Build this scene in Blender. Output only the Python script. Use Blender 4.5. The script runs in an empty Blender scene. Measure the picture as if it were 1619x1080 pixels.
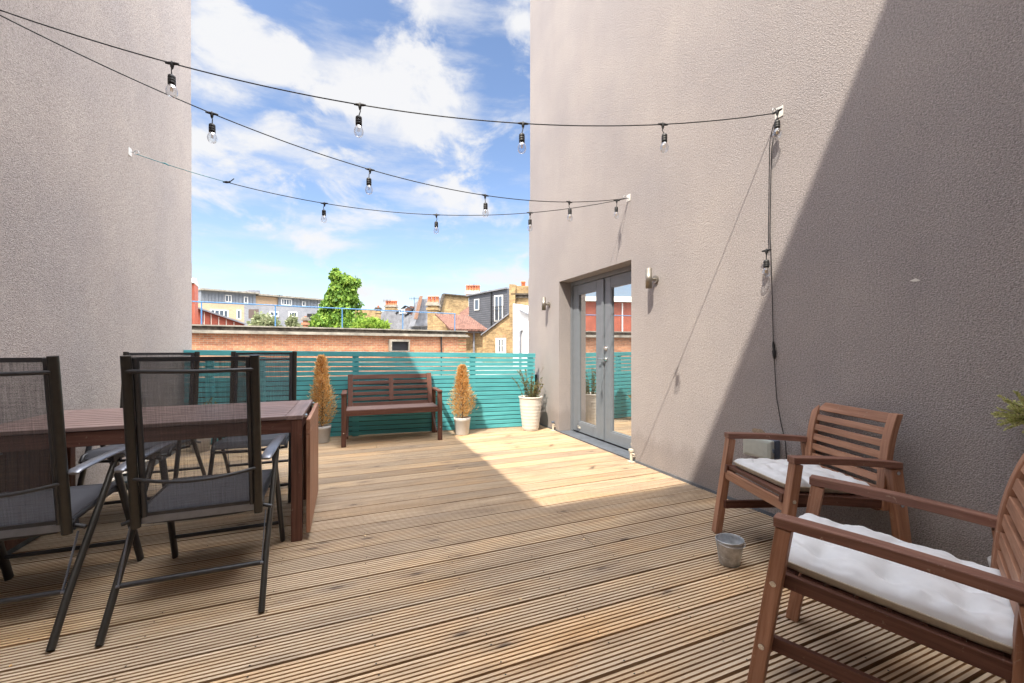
import bpy, bmesh, math, random
from mathutils import Vector, Matrix, noise as mn
R = math.radians
sc = bpy.context.scene
COL = sc.collection

# ------------------------------------------------------------------ camera, sky, sun
F, CX, HY, EYE = 651.0, 809.5, 550.0, 1.13          # focal length (px of a 1619 px wide frame), centre, horizon row, eye height
YAW = math.atan(262.5 / F)
SN, CS = math.sin(YAW), math.cos(YAW)
cd = bpy.data.cameras.new('camera')
cd.sensor_width = 36; cd.lens = 36 * F / 1619; cd.shift_y = 10 / 1619
cd.clip_start = 0.02; cd.clip_end = 2000
cam = bpy.data.objects.new('camera', cd); COL.objects.link(cam)
cam.location = (0, 0, EYE); cam.rotation_euler = (R(90), 0, -YAW)
sc.camera = cam
sc.view_settings.view_transform = 'Standard'; sc.view_settings.look = 'None'
sc.view_settings.exposure = 1.66; sc.view_settings.gamma = 1

SUN = Vector((-0.50, -0.453, 1.0)).normalized()     # towards the sun
ELEV = math.asin(SUN.z); AZ = math.atan2(SUN.x, SUN.y)
sd = bpy.data.lights.new('sun', 'SUN'); sd.energy = 2.6; sd.angle = R(0.5); sd.color = (1.0, 0.91, 0.77)
so = bpy.data.objects.new('sun', sd); COL.objects.link(so)
so.rotation_euler = SUN.to_track_quat('Z', 'Y').to_euler(); so.location = (-10, -10, 20)

FILL_SUN, FILL_EAST = 3.4, 13.5  # strengths of the two fill glows added to the unseen sky
w = bpy.data.worlds.new('World'); sc.world = w; w.use_nodes = True
nt = w.node_tree; N = nt.nodes; L = nt.links; N.clear()
def wn(t, **k):
    n = N.new(t)
    for a, b in k.items(): setattr(n, a, b)
    return n
def wm(op, a, b=None, c=None, clamp=False):
    n = wn('ShaderNodeMath', operation=op); n.use_clamp = clamp
    for i, v in enumerate((a, b, c)):
        if v is None: continue
        if isinstance(v, (int, float)): n.inputs[i].default_value = v
        else: L.new(v, n.inputs[i])
    return n.outputs[0]
sky = wn('ShaderNodeTexSky'); sky.sky_type = 'NISHITA'; sky.sun_disc = False
sky.sun_elevation = ELEV; sky.sun_rotation = AZ % (2 * math.pi); sky.altitude = 50; sky.air_density = 1.0; sky.dust_density = 0.9; sky.ozone_density = 1.6
tc = wn('ShaderNodeTexCoord'); sp = wn('ShaderNodeSeparateXYZ'); L.new(tc.outputs['Generated'], sp.inputs[0])
az = wm('ARCTAN2', sp.outputs[0], sp.outputs[1]); el = wm('ARCSINE', sp.outputs[2])
cb = wn('ShaderNodeCombineXYZ'); L.new(az, cb.inputs[0]); L.new(wm('MULTIPLY', el, 1.7), cb.inputs[1])
n1 = wn('ShaderNodeTexNoise'); n1.inputs['Scale'].default_value = 5.5; n1.inputs['Detail'].default_value = 9; n1.inputs['Roughness'].default_value = 0.60; n1.inputs['Distortion'].default_value = 0.35
L.new(cb.outputs[0], n1.inputs['Vector'])
cb2 = wn('ShaderNodeCombineXYZ'); L.new(wm('MULTIPLY', az, 1.6), cb2.inputs[0]); L.new(wm('MULTIPLY', el, 6.5), cb2.inputs[1])
n2 = wn('ShaderNodeTexNoise'); n2.inputs['Scale'].default_value = 2.6; n2.inputs['Detail'].default_value = 7; n2.inputs['Roughness'].default_value = 0.6
L.new(cb2.outputs[0], n2.inputs['Vector'])
def direl(px, py):
    X = (px - CX) / F; z = (HY - py) / F
    u = CS * X + SN; v = -SN * X + CS
    return math.atan2(u, v), math.atan2(z, math.hypot(u, v))
blobs = [(600, 130, 150, 62, .42), (670, 190, 70, 45, .3), (345, 95, 75, 110, .33), (480, 110, 90, 40, .2), (690, 5, 55, 32, .42), (820, 40, 28, 45, .42),
         (500, 372, 62, 18, .40), (430, 425, 50, 10, .25), (460, 260, 190, 40, .14), (690, 440, 28, 14, .28), (600, 465, 45, 16, .30),
         (560, 345, 60, 12, .18), (320, 300, 60, 60, .12), (700, 300, 60, 40, .12), (770, 440, 60, 12, .2),
         (430, 15, 60, 26, -.2), (560, 20, 60, 40, -.34), (790, 120, 38, 70, -.34), (620, 400, 60, 18, -.12), (380, 340, 60, 26, -.16), (740, 390, 60, 30, -.16)]
tot = None
for (bx, by, rx, ry, a) in blobs:
    a0, e0 = direl(bx, by); a1, _ = direl(bx + rx, by); _, e1 = direl(bx, by - ry)
    dx = wm('DIVIDE', wm('SUBTRACT', az, a0), abs(a1 - a0)); dy = wm('DIVIDE', wm('SUBTRACT', el, e0), abs(e1 - e0))
    q = wm('ADD', wm('MULTIPLY', dx, dx), wm('MULTIPLY', dy, dy))
    g = wm('MULTIPLY', wm('EXPONENT', wm('MULTIPLY', q, -0.8)), a)
    tot = g if tot is None else wm('ADD', tot, g)
den = wm('ADD', wm('MULTIPLY', wm('SUBTRACT', n1.outputs[0], 0.5), 2.3), wm('ADD', tot, 0.0))
thick = wn('ShaderNodeMapRange', interpolation_type='SMOOTHSTEP'); L.new(den, thick.inputs[0])
thick.inputs[1].default_value = 0.02; thick.inputs[2].default_value = 0.42
wisp = wn('ShaderNodeMapRange', interpolation_type='SMOOTHSTEP'); L.new(wm('ADD', n2.outputs[0], wm('MULTIPLY', tot, 0.5)), wisp.inputs[0])
wisp.inputs[1].default_value = 0.42; wisp.inputs[2].default_value = 0.85; wisp.inputs[4].default_value = 0.78
low = wn('ShaderNodeMapRange', interpolation_type='SMOOTHSTEP'); L.new(el, low.inputs[0]); low.inputs[1].default_value = 0.42; low.inputs[2].default_value = -0.05; low.inputs[3].default_value = 0.0; low.inputs[4].default_value = 0.14
cov = wm('SUBTRACT', 1.0, wm('MULTIPLY', wm('SUBTRACT', 1.0, thick.outputs[0]), wm('MULTIPLY', wm('SUBTRACT', 1.0, wisp.outputs[0]), wm('SUBTRACT', 1.0, low.outputs[0]))))
mx = wn('ShaderNodeMix', data_type='RGBA'); L.new(wm('MULTIPLY', cov, 0.97), mx.inputs[0]); L.new(sky.outputs[0], mx.inputs[6])
def dotd(v): return wm('ADD', wm('ADD', wm('MULTIPLY', sp.outputs[0], v[0]), wm('MULTIPLY', sp.outputs[1], v[1])), wm('MULTIPLY', sp.outputs[2], v[2]))
def sstep(x, a, b_, o0=0.0, o1=1.0):
    n = wn('ShaderNodeMapRange', interpolation_type='SMOOTHSTEP'); L.new(x, n.inputs[0]); n.inputs[1].default_value = a; n.inputs[2].default_value = b_; n.inputs[3].default_value = o0; n.inputs[4].default_value = o1; return n.outputs[0]
sunf = dotd(SUN); fill_dir = Vector((.55, -.12, .83)).normalized()
g1 = sstep(sunf, .3, .95); g2 = sstep(dotd(fill_dir), .70, .96)      # added fill glow round the sun and high east, unseen, to lift the shade
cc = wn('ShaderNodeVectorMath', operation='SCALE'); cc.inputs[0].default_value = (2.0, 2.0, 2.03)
L.new(wm('ADD', wm('ADD', 1.0, wm('MULTIPLY', g1, FILL_SUN)), wm('MULTIPLY', g2, FILL_EAST)), cc.inputs[3]); L.new(cc.outputs[0], mx.inputs[7])
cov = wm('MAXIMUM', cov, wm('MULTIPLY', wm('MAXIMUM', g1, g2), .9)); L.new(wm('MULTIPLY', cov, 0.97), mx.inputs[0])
dim = wn('ShaderNodeMapRange', interpolation_type='SMOOTHSTEP'); L.new(sunf, dim.inputs[0]); dim.inputs[1].default_value = 0.1; dim.inputs[2].default_value = 0.8; dim.inputs[3].default_value = 0.54; dim.inputs[4].default_value = 0.8
sk = wn('ShaderNodeVectorMath', operation='SCALE'); tint = wn('ShaderNodeVectorMath', operation='MULTIPLY'); tint.inputs[1].default_value = (.98, .97, 1.0); L.new(sky.outputs[0], tint.inputs[0]); L.new(tint.outputs[0], sk.inputs[0]); L.new(dim.outputs[0], sk.inputs[3]); L.new(sk.outputs[0], mx.inputs[6])
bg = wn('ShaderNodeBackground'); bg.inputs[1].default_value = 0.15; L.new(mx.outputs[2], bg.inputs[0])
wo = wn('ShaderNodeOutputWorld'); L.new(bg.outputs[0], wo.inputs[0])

# ------------------------------------------------------------------ materials
MATS = {}
class NT:
    def __init__(s, name):
        m = bpy.data.materials.new(name); m.use_nodes = True; s.m = m; s.t = m.node_tree; s.n = s.t.nodes
        s.b = s.n['Principled BSDF']; MATS[name] = m
    def add(s, t, **k):
        n = s.n.new(t)
        for a, b in k.items():
            if hasattr(n, a): setattr(n, a, b)
            else: n.inputs[a].default_value = b
        return n
    def link(s, a, b): s.t.links.new(a, b)
    def val(s, name, v): s.b.inputs[name].default_value = v
    def coord(s, kind='obj', scale=(1, 1, 1)):
        mp = s.add('ShaderNodeMapping'); mp.inputs['Scale'].default_value = scale
        if kind == 'obj': s.link(s.add('ShaderNodeTexCoord').outputs['Object'], mp.inputs[0])
        else: s.link(s.add('ShaderNodeAttribute', attribute_name='gc').outputs['Vector'], mp.inputs[0])
        return mp.outputs[0]
    def noise(s, vec, scale, detail=4, rough=.5, dist=0):
        n = s.add('ShaderNodeTexNoise'); n.inputs['Scale'].default_value = scale; n.inputs['Detail'].default_value = detail
        n.inputs['Roughness'].default_value = rough; n.inputs['Distortion'].default_value = dist; s.link(vec, n.inputs['Vector']); return n.outputs[0]
    def ramp(s, fac, stops):
        r = s.add('ShaderNodeValToRGB'); e = r.color_ramp.elements
        e[0].position, e[0].color = stops[0][0], (*stops[0][1], 1); e[1].position, e[1].color = stops[-1][0], (*stops[-1][1], 1)
        for p, c in stops[1:-1]: q = e.new(p); q.color = (*c, 1)
        s.link(fac, r.inputs[0]); return r.outputs[0]
    def mix(s, a, b, fac, mode='MIX'):
        n = s.add('ShaderNodeMix', data_type='RGBA'); n.blend_type = mode
        for v, i in ((fac, 0), (a, 6), (b, 7)):
            if isinstance(v, (int, float)): n.inputs[i].default_value = v
            elif isinstance(v, tuple): n.inputs[i].default_value = (*v, 1)
            else: s.link(v, n.inputs[i])
        return n.outputs[2]
    def bump(s, h, strength, dist):
        n = s.add('ShaderNodeBump'); n.inputs['Strength'].default_value = strength; n.inputs['Distance'].default_value = dist
        s.link(h, n.inputs['Height']); s.link(n.outputs[0], s.b.inputs['Normal'])
    def base(s, c):
        if isinstance(c, tuple): s.val('Base Color', (*c, 1))
        else: s.link(c, s.b.inputs['Base Color'])

def simple(name, c, rough=.6, metal=0, var=.12, scale=30, bump=0, spec=None):
    t = NT(name); v = t.coord(); n = t.noise(v, scale, 5, .6)
    t.base(t.ramp(n, [(.3, tuple(x * (1 - var) for x in c)), (.7, tuple(min(1, x * (1 + var)) for x in c))]))
    t.val('Roughness', rough); t.val('Metallic', metal)
    if spec is not None: t.val('Specular IOR Level', spec)
    if bump: t.bump(n, bump, .002)
    return t.m

def render_mat(name, c):
    t = NT(name); v = t.coord()
    fine = t.noise(v, 120, 3, .6); mid = t.noise(v, 62, 3, .65, .5); big = t.noise(v, .9, 4, .6)
    streak = t.noise(t.coord('obj', (1.8, 1.8, .35)), 2.0, 5, .6)
    c1 = t.ramp(fine, [(.28, tuple(x * .62 for x in c)), (.48, c), (.74, tuple(min(1, x * 1.32) for x in c))])
    c2 = t.mix(c1, t.ramp(big, [(.3, (.88, .88, .9)), (.7, (1.08, 1.06, 1.03))]), 1.0, 'MULTIPLY')
    c3 = t.mix(c2, t.ramp(streak, [(.35, (.975, .97, .97)), (.65, (1.02, 1.02, 1.02))]), 1.0, 'MULTIPLY')
    sx = t.add('ShaderNodeSeparateXYZ'); t.link(v, sx.inputs[0]); zz = t.add('ShaderNodeMath', operation='MULTIPLY_ADD'); t.link(t.noise(t.coord('obj', (6, 6, 2.5)), 1.0, 5, .65), zz.inputs[0]); zz.inputs[1].default_value = -.42; t.link(sx.outputs[2], zz.inputs[2])
    c3 = t.mix(c3, t.ramp(zz.outputs[0], [(0.0, (.84, .83, .82)), (.12, (1, 1, 1))]), 1.0, 'MULTIPLY')
    t.base(c3); t.val('Roughness', .95); t.val('Specular IOR Level', .1)
    vo = t.add('ShaderNodeTexVoronoi'); vo.inputs['Scale'].default_value = 170; t.link(v, vo.inputs['Vector'])
    h = t.mix(mid, vo.outputs[0], .45)
    t.bump(h, 1.0, .0065)
    return t.m

def wood_mat(name, dark, mid, light, rough=.55, wear=0, gscale=1.0, spec=.4):
    t = NT(name)
    v = t.coord('gc', (3 * gscale, 55 * gscale, 55 * gscale)); g = t.noise(v, 1.0, 6, .65, .4)
    v2 = t.coord('gc', (1.2, 3, 3)); b = t.noise(v2, 1.6, 3, .6)
    col = t.ramp(g, [(.25, dark), (.5, mid), (.78, light)])
    col = t.mix(col, t.ramp(b, [(.3, (.82, .80, .8)), (.7, (1.14, 1.1, 1.08))]), 1.0, 'MULTIPLY')
    if wear:
        wn_ = t.noise(t.coord('obj'), 34, 6, .7, .8); m = t.ramp(wn_, [(.63, (0, 0, 0)), (.67, (1, 1, 1))])
        col = t.mix(col, (.45, .33, .24), t.mix((0, 0, 0), m, wear))
    t.base(col); t.val('Roughness', rough); t.val('Specular IOR Level', spec); t.bump(g, .25, .002)
    return t.m

def deck_mat(name, groove=False):
    t = NT(name)
    at = t.add('ShaderNodeAttribute', attribute_name='bd').outputs['Fac']
    v = t.coord('gc', (1.6, 34, 1)); g = t.noise(v, 1.0, 7, .62, .7)
    v2 = t.coord('gc', (1.0, 2.4, 1)); b = t.noise(v2, 1.0, 4, .6)
    col = t.ramp(g, [(.28, (.43, .315, .205)), (.5, (.60, .465, .32)), (.75, (.73, .595, .43))])
    col = t.mix(col, t.ramp(at, [(0, (.76, .76, .78)), (.5, (1, 1, 1)), (1, (1.18, 1.13, 1.04))]), 1.0, 'MULTIPLY')
    col = t.mix(col, t.ramp(b, [(.3, (.84, .86, .92)), (.5, (1, 1, 1)), (.72, (1.14, 1.02, .86))]), 1.0, 'MULTIPLY')
    # knots
    vo = t.add('ShaderNodeTexVoronoi'); vo.inputs['Scale'].default_value = 1.0; vo.inputs['Randomness'].default_value = 1
    dn = t.add('ShaderNodeTexNoise'); dn.inputs['Scale'].default_value = 9; dn.inputs['Detail'].default_value = 3
    vv = t.coord('gc', (2.6, 7.5, 1)); t.link(vv, dn.inputs['Vector'])
    mm = t.add('ShaderNodeMix', data_type='VECTOR'); mm.inputs[0].default_value = .05
    t.link(vv, mm.inputs[4]); t.link(dn.outputs['Color'], mm.inputs[5]); t.link(mm.outputs[1], vo.inputs['Vector'])
    k = t.ramp(vo.outputs['Distance'], [(.045, (1, 1, 1)), (.10, (0, 0, 0))])
    kr = t.ramp(vo.outputs['Distance'], [(.05, (1, 1, 1)), (.30, (0, 0, 0))])
    col = t.mix(col, (.22, .165, .13), t.mix((0, 0, 0), kr, .42)); col = t.mix(col, (.075, .055, .05), t.mix((0, 0, 0), k, .62))
    # weathering and droppings
    st = t.noise(t.coord('gc', (1, 1, 1)), 14, 5, .65); sm = t.ramp(st, [(.66, (0, 0, 0)), (.74, (1, 1, 1))])
    col = t.mix(col, (.30, .28, .27), t.mix((0, 0, 0), sm, .45))
    if groove: col = t.mix(col, (.48, .36, .26), 1.0, 'MULTIPLY')
    t.base(col); t.val('Roughness', .72); t.val('Specular IOR Level', .25); t.bump(g, .3, .003)
    return t.m

def brick_mat(name, c1, c2, mortar, scale=1.0, dirt=.3):
    t = NT(name); v = t.coord('gc')
    b = t.add('ShaderNodeTexBrick'); b.inputs['Scale'].default_value = scale
    b.inputs['Brick Width'].default_value = .225; b.inputs['Row Height'].default_value = .075; b.inputs['Mortar Size'].default_value = .008
    b.inputs['Color1'].default_value = (*c1, 1); b.inputs['Color2'].default_value = (*c2, 1); b.inputs['Mortar'].default_value = (*mortar, 1)
    b.inputs['Bias'].default_value = -.1; t.link(v, b.inputs['Vector'])
    n = t.noise(v, 1.3, 6, .7); n2 = t.noise(v, 9, 3, .6)
    col = t.mix(b.outputs['Color'], t.ramp(n, [(.3, (1 - dirt, 1 - dirt, 1 - dirt)), (.7, (1.15, 1.12, 1.08))]), 1.0, 'MULTIPLY')
    col = t.mix(col, t.ramp(n2, [(.3, (.8, .8, .8)), (.7, (1.2, 1.17, 1.1))]), 1.0, 'MULTIPLY')
    t.base(col); t.val('Roughness', .9); t.val('Specular IOR Level', .15); t.bump(b.outputs['Fac'], -.4, .01)
    return t.m

M = {}
M['render'] = render_mat('rough_render', (.352, .325, .319))
M['render2'] = render_mat('rough_render_aged', (.385, .346, .326))
M['deck'] = deck_mat('deck_timber'); M['groove'] = deck_mat('deck_groove', True)
M['brown'] = wood_mat('stained_acacia', (.062, .026, .018), (.118, .050, .034), (.19, .092, .064), wear=.30)
M['brownold'] = wood_mat('weathered_acacia', (.20, .092, .054), (.37, .19, .115), (.51, .30, .20), wear=.6)
M['arm'] = wood_mat('sun_worn_armrest', (.12, .055, .038), (.215, .105, .075), (.32, .18, .13), wear=.6)
M['browntop'] = wood_mat('faded_table_top', (.13, .085, .078), (.225, .155, .14), (.34, .25, .23), wear=.3, rough=.45)
M['blackmetal'] = simple('dark_powder_coat', (.024, .024, .027), .38, .0, .2, 40, spec=.6)
M['champagne'] = simple('bronze_grey_tube', (.050, .046, .040), .34, .6, .1, 40)
M['armgrey'] = simple('silver_grey_armrest', (.20, .21, .24), .34, .6, .1, 40)
M['teal'] = wood_mat('teal_painted_timber', (.065, .32, .37), (.09, .42, .47), (.14, .50, .54), rough=.55, gscale=.8)
M['white'] = simple('white_plastic', (.72, .70, .66), .4); M['cream'] = simple('cream_hardware', (.66, .60, .50), .5)
M['grey_door'] = simple('grey_door_paint', (.165, .185, .21), .4, 0, .06, 12)
M['flash'] = simple('grey_flashing', (.12, .135, .16), .5, .2, .3, 12)
M['steel'] = simple('brushed_steel', (.30, .275, .24), .5, .8, .12, 80)
M['galv'] = simple('galvanised_zinc', (.48, .50, .52), .45, .4, .35, 26)
M['chrome'] = simple('polished_bolt', (.7, .7, .7), .25, 1)
M['cable'] = simple('black_cable', (.012, .012, .013), .55)
M['rope'] = simple('teal_rope', (.05, .25, .28), .8)
M['socket'] = simple('black_lampholder', (.018, .018, .019), .5)
M['filament'] = simple('brass_filament', (.6, .36, .12), .4, .6)
M['concrete'] = simple('stained_concrete', (.25, .225, .185), .9, 0, .4, 3.0)
M['darkstone'] = simple('dirty_parapet', (.075, .06, .045), .95, 0, .7, 6)
M['blue'] = simple('blue_rail_paint', (.06, .17, .33), .5)
M['slate'] = simple('slate_roof', (.19, .195, .215), .7, 0, .3, 3)
M['grey_clad'] = simple('grey_zinc_cladding', (.21, .225, .25), .5, .1, .15, 2)
M['tile'] = brick_mat('clay_roof_tiles', (.19, .105, .085), (.14, .075, .06), (.06, .035, .03), 1.0, .3)
M['brick_red'] = brick_mat('orange_red_brick', (.50, .225, .125), (.36, .145, .085), (.42, .32, .23), 1.0, .25)
M['brick_yellow'] = brick_mat('yellow_stock_brick', (.45, .32, .165), (.28, .19, .10), (.32, .26, .18), 1.0, .45)
M['brick_buff'] = brick_mat('buff_brick', (.50, .35, .23), (.46, .32, .21), (.46, .37, .28), 1.0, .12)
M['brick_grey'] = brick_mat('blue_grey_brick', (.26, .27, .30), (.22, .23, .26), (.30, .30, .32), 1.0, .15)
M['red_clad'] = simple('red_cladding', (.36, .085, .045), .55, 0, .2, 1.5)
M['white_wall'] = simple('white_painted_wall', (.78, .77, .75), .8, 0, .05, 2)
M['pot'] = simple('pale_plastic_pot', (.52, .50, .48), .45, 0, .1, 8); M['pot_white'] = simple('ivory_ribbed_pot', (.66, .63, .58), .4, 0, .06, 8)
M['soil'] = simple('dry_soil', (.08, .055, .035), .95, 0, .4, 60)
M['pot_tan'] = simple('terracotta_chimney_pot', (.50, .16, .075), .8, 0, .2, 8)
M['underside'] = simple('cushion_underside', (.50, .44, .34), .9, 0, .1, 40)
M['boxgrey'] = simple('grey_green_plastic', (.46, .49, .45), .35, 0, .08, 20); M['boxdark'] = simple('dark_blue_plastic', (.10, .13, .18), .45)
M['ground'] = simple('grey_ground', (.18, .17, .15), .95, 0, .3, .5)
M['membrane'] = simple('grey_roof_membrane', (.13, .15, .17), .6, 0, .4, 14)

t = NT('cushion_cotton'); v = t.coord(); n = t.noise(v, 9, 5, .6); f_ = t.noise(v, 900, 2)
t.base(t.ramp(n, [(.3, (.64, .645, .655)), (.7, (.75, .755, .765))])); t.val('Roughness', .9); t.val('Specular IOR Level', .15)
t.val('Sheen Weight', .2); t.bump(t.mix(n, f_, .3), .25, .003); M['cushion'] = t.m

t = NT('textilene_mesh'); nodes = t.n
v = t.coord('gc', (190, 6, 1)); st = t.noise(v, 1.0, 4, .7); v2 = t.coord('gc', (7, 260, 1)); s2 = t.noise(v2, 1.0, 3, .7)
al = t.add('ShaderNodeMath', operation='MULTIPLY_ADD'); t.link(t.mix(st, s2, .5), al.inputs[0]); al.inputs[1].default_value = 1.3; al.inputs[2].default_value = -.04
t.base((.070, .066, .072)); t.val('Roughness', .75); t.link(al.outputs[0], t.b.inputs['Alpha']); M['mesh'] = t.m

t = NT('clear_bulb_glass'); out = t.n['Material Output']
gl = t.add('ShaderNodeBsdfGlossy'); gl.inputs['Roughness'].default_value = .03
tr = t.add('ShaderNodeBsdfTransparent'); tr.inputs[0].default_value = (.93, .95, .97, 1)
lw = t.add('ShaderNodeLayerWeight'); lw.inputs[0].default_value = .35
ms = t.add('ShaderNodeMixShader'); t.link(lw.outputs['Facing'], ms.inputs[0]); t.link(tr.outputs[0], ms.inputs[1]); t.link(gl.outputs[0], ms.inputs[2]); t.link(ms.outputs[0], out.inputs[0]); M['bulb'] = t.m

t = NT('door_glass'); out = t.n['Material Output']
gl = t.add('ShaderNodeBsdfGlossy'); gl.inputs['Roughness'].default_value = .004; gl.inputs[0].default_value = (.95, .97, .98, 1)
t.base((.05, .045, .04)); t.val('Roughness', .3)
ms = t.add('ShaderNodeMixShader'); ms.inputs[0].default_value = .66; t.link(t.b.outputs[0], ms.inputs[1]); t.link(gl.outputs[0], ms.inputs[2]); t.link(ms.outputs[0], out.inputs[0]); M['glass'] = t.m
t = NT('house_window_glass'); t.base((.09, .11, .14)); t.val('Roughness', .05); t.val('Specular IOR Level', 1.0); t.val('Metallic', .35); M['pane'] = t.m

def leaf_mat(name, cols, trans=.35):
    t = NT(name); at = t.add('ShaderNodeAttribute', attribute_name='bd').outputs['Fac']
    c = t.ramp(at, [(i / (len(cols) - 1), k) for i, k in enumerate(cols)]); t.base(c); t.val('Roughness', .6); t.val('Specular IOR Level', .2)
    out = t.n['Material Output']; tl = t.add('ShaderNodeBsdfTranslucent'); t.link(c, tl.inputs[0])
    ms = t.add('ShaderNodeMixShader'); ms.inputs[0].default_value = trans; t.link(t.b.outputs[0], ms.inputs[1]); t.link(tl.outputs[0], ms.inputs[2]); t.link(ms.outputs[0], out.inputs[0])
    return t.m
M['leaf'] = leaf_mat('tree_leaf', [(.05, .12, .02), (.14, .25, .035), (.26, .36, .055)])
M['leaf_lime'] = leaf_mat('lime_leaf', [(.12, .20, .03), (.22, .34, .05), (.34, .44, .08)])
M['leaf_olive'] = leaf_mat('olive_leaf', [(.17, .20, .10), (.28, .31, .17), (.40, .42, .26)])
M['thuja'] = leaf_mat('dried_thuja', [(.46, .22, .06), (.80, .50, .18), (.93, .72, .40)], trans=.5)
M['dryleaf'] = leaf_mat('half_dry_leaf', [(.10, .13, .04), (.20, .20, .08), (.32, .20, .10)])
M['greyleaf'] = leaf_mat('pale_sprig', [(.36, .40, .12), (.62, .62, .26), (.80, .74, .44)])
M['bark'] = simple('bark', (.10, .07, .05), .9, 0, .3, 20)

# ------------------------------------------------------------------ mesh helpers
class MB:
    def __init__(s): s.v = []; s.f = []; s.mi = []; s.gc = []; s.bd = []; s.sm = []
    def add(s, vs, fs, gc=None, mi=0, bd=0.0, smooth=False):
        o = len(s.v); s.v += [tuple(p) for p in vs]; s.gc += [tuple(g) for g in (gc or vs)]; s.bd += [bd] * len(vs)
        for f in fs: s.f.append([o + i for i in f]); s.mi.append(mi); s.sm.append(smooth)
    def box(s, a, b, mi=0, axis=None):
        d = [b[i] - a[i] for i in range(3)]; ax = axis if axis is not None else max(range(3), key=lambda i: abs(d[i]))
        o = random.random() * 20
        vs = [(a[0] + d[0] * i, a[1] + d[1] * j, a[2] + d[2] * k) for i in (0, 1) for j in (0, 1) for k in (0, 1)]
        oth = [i for i in range(3) if i != ax]
        gc = [(p[ax] + o, p[oth[0]] + o * .37, p[oth[1]]) for p in vs]
        s.add(vs, [(0, 1, 3, 2), (4, 6, 7, 5), (0, 4, 5, 1), (2, 3, 7, 6), (0, 2, 6, 4), (1, 5, 7, 3)], gc, mi)
    def bar(s, p, q, wd, ht, side=None, mi=0):
        p, q = Vector(p), Vector(q); d = (q - p); ln = d.length; d.normalize()
        x = Vector(side) if side else (Vector((0, 0, 1)).cross(d) if abs(d.z) < .9 else Vector((1, 0, 0)))
        x = (x - d * x.dot(d)).normalized(); y = d.cross(x); o = random.random() * 20; vs = []; gc = []
        for e, l in ((p, 0), (q, ln)):
            for i, j in ((-1, -1), (1, -1), (1, 1), (-1, 1)):
                vs.append(e + x * (i * wd / 2) + y * (j * ht / 2)); gc.append((l + o, i * wd / 2 + o * .37, j * ht / 2))
        s.add(vs, [(0, 1, 2, 3), (7, 6, 5, 4), (0, 4, 5, 1), (1, 5, 6, 2), (2, 6, 7, 3), (3, 7, 4, 0)], gc, mi)
    def tube(s, pts, r, seg=10, mi=0, flat=1.0, up=(0, 0, 1), radii=None):
        pts = [Vector(p) for p in pts]; n = len(pts); vs = []; fs = []; prev = None
        for i, p in enumerate(pts):
            d = (pts[min(i + 1, n - 1)] - pts[max(i - 1, 0)]).normalized()
            if prev is None:
                a = Vector(up) if abs(Vector(up).dot(d)) < .95 else Vector((1, 0, 0)); x = (a - d * a.dot(d)).normalized()
            else: x = (prev - d * prev.dot(d)).normalized()
            prev = x; y = d.cross(x); rr = radii[i] if radii else r
            for k in range(seg): a = 2 * math.pi * k / seg; vs.append(p + x * math.cos(a) * rr * flat + y * math.sin(a) * rr)
        for i in range(n - 1):
            for k in range(seg): k2 = (k + 1) % seg; fs.append((i * seg + k, i * seg + k2, (i + 1) * seg + k2, (i + 1) * seg + k))
        s.add(vs, fs, None, mi, 0, True)
        s.add([vs[k] for k in range(seg)], [tuple(range(seg))[::-1]], None, mi); s.add([vs[(n - 1) * seg + k] for k in range(seg)], [tuple(range(seg))], None, mi)
    def lathe(s, prof, c=(0, 0, 0), seg=32, mi=0, sx=1, sy=1):
        vs = []; fs = []
        for r, z in prof:
            for k in range(seg): a = 2 * math.pi * k / seg; vs.append((c[0] + r * math.cos(a) * sx, c[1] + r * math.sin(a) * sy, c[2] + z))
        for i in range(len(prof) - 1):
            for k in range(seg): k2 = (k + 1) % seg; fs.append((i * seg + k, i * seg + k2, (i + 1) * seg + k2, (i + 1) * seg + k))
        s.add(vs, fs, None, mi, 0, True)
    def build(s, name, mats, parent=None, bevel=0, loc=None, auto=False):
        me = bpy.data.meshes.new(name); me.from_pydata(s.v, [], s.f); me.update()
        if not isinstance(mats, (list, tuple)): mats = [mats]
        for m in mats: me.materials.append(m)
        me.polygons.foreach_set('material_index', s.mi); me.polygons.foreach_set('use_smooth', s.sm)
        a = me.attributes.new('gc', 'FLOAT_VECTOR', 'POINT'); a.data.foreach_set('vector', [c for g in s.gc for c in g])
        b = me.attributes.new('bd', 'FLOAT', 'POINT'); b.data.foreach_set('value', s.bd)
        o = bpy.data.objects.new(name, me); COL.objects.link(o)
        if parent: o.parent = parent
        if loc: o.location = loc
        if bevel:
            bv = o.modifiers.new('bevel', 'BEVEL'); bv.width = bevel; bv.segments = 2; bv.limit_method = 'ANGLE'; bv.angle_limit = R(40)
        return o
def fixn(o):
    bm = bmesh.new(); bm.from_mesh(o.data); bmesh.ops.recalc_face_normals(bm, faces=bm.faces); bm.to_mesh(o.data); bm.free(); return o
def tag(o, label=None, cat=None, group=None, kind=None):
    if label: o['label'] = label
    if cat: o['category'] = cat
    if group: o['group'] = group
    if kind: o['kind'] = kind
    return o
def empty(name, loc=(0, 0, 0), rz=0, **k):
    o = bpy.data.objects.new(name, None); COL.objects.link(o); o.location = loc; o.rotation_euler = (0, 0, rz); o.empty_display_size = .1
    return tag(o, **k)
def copy_tree(o, parent=None):
    c = o.copy(); COL.objects.link(c); c.parent = parent
    for ch in [x for x in COL.objects if x.parent == o]: copy_tree(ch, c)
    return c
def W(px, py, Z):                                   # a bearing and distance read off the photograph -> a point of the place
    X = (px - CX) / F * Z
    return Vector((CS * X + SN * Z, -SN * X + CS * Z, EYE + (HY - py) / F * Z))
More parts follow.
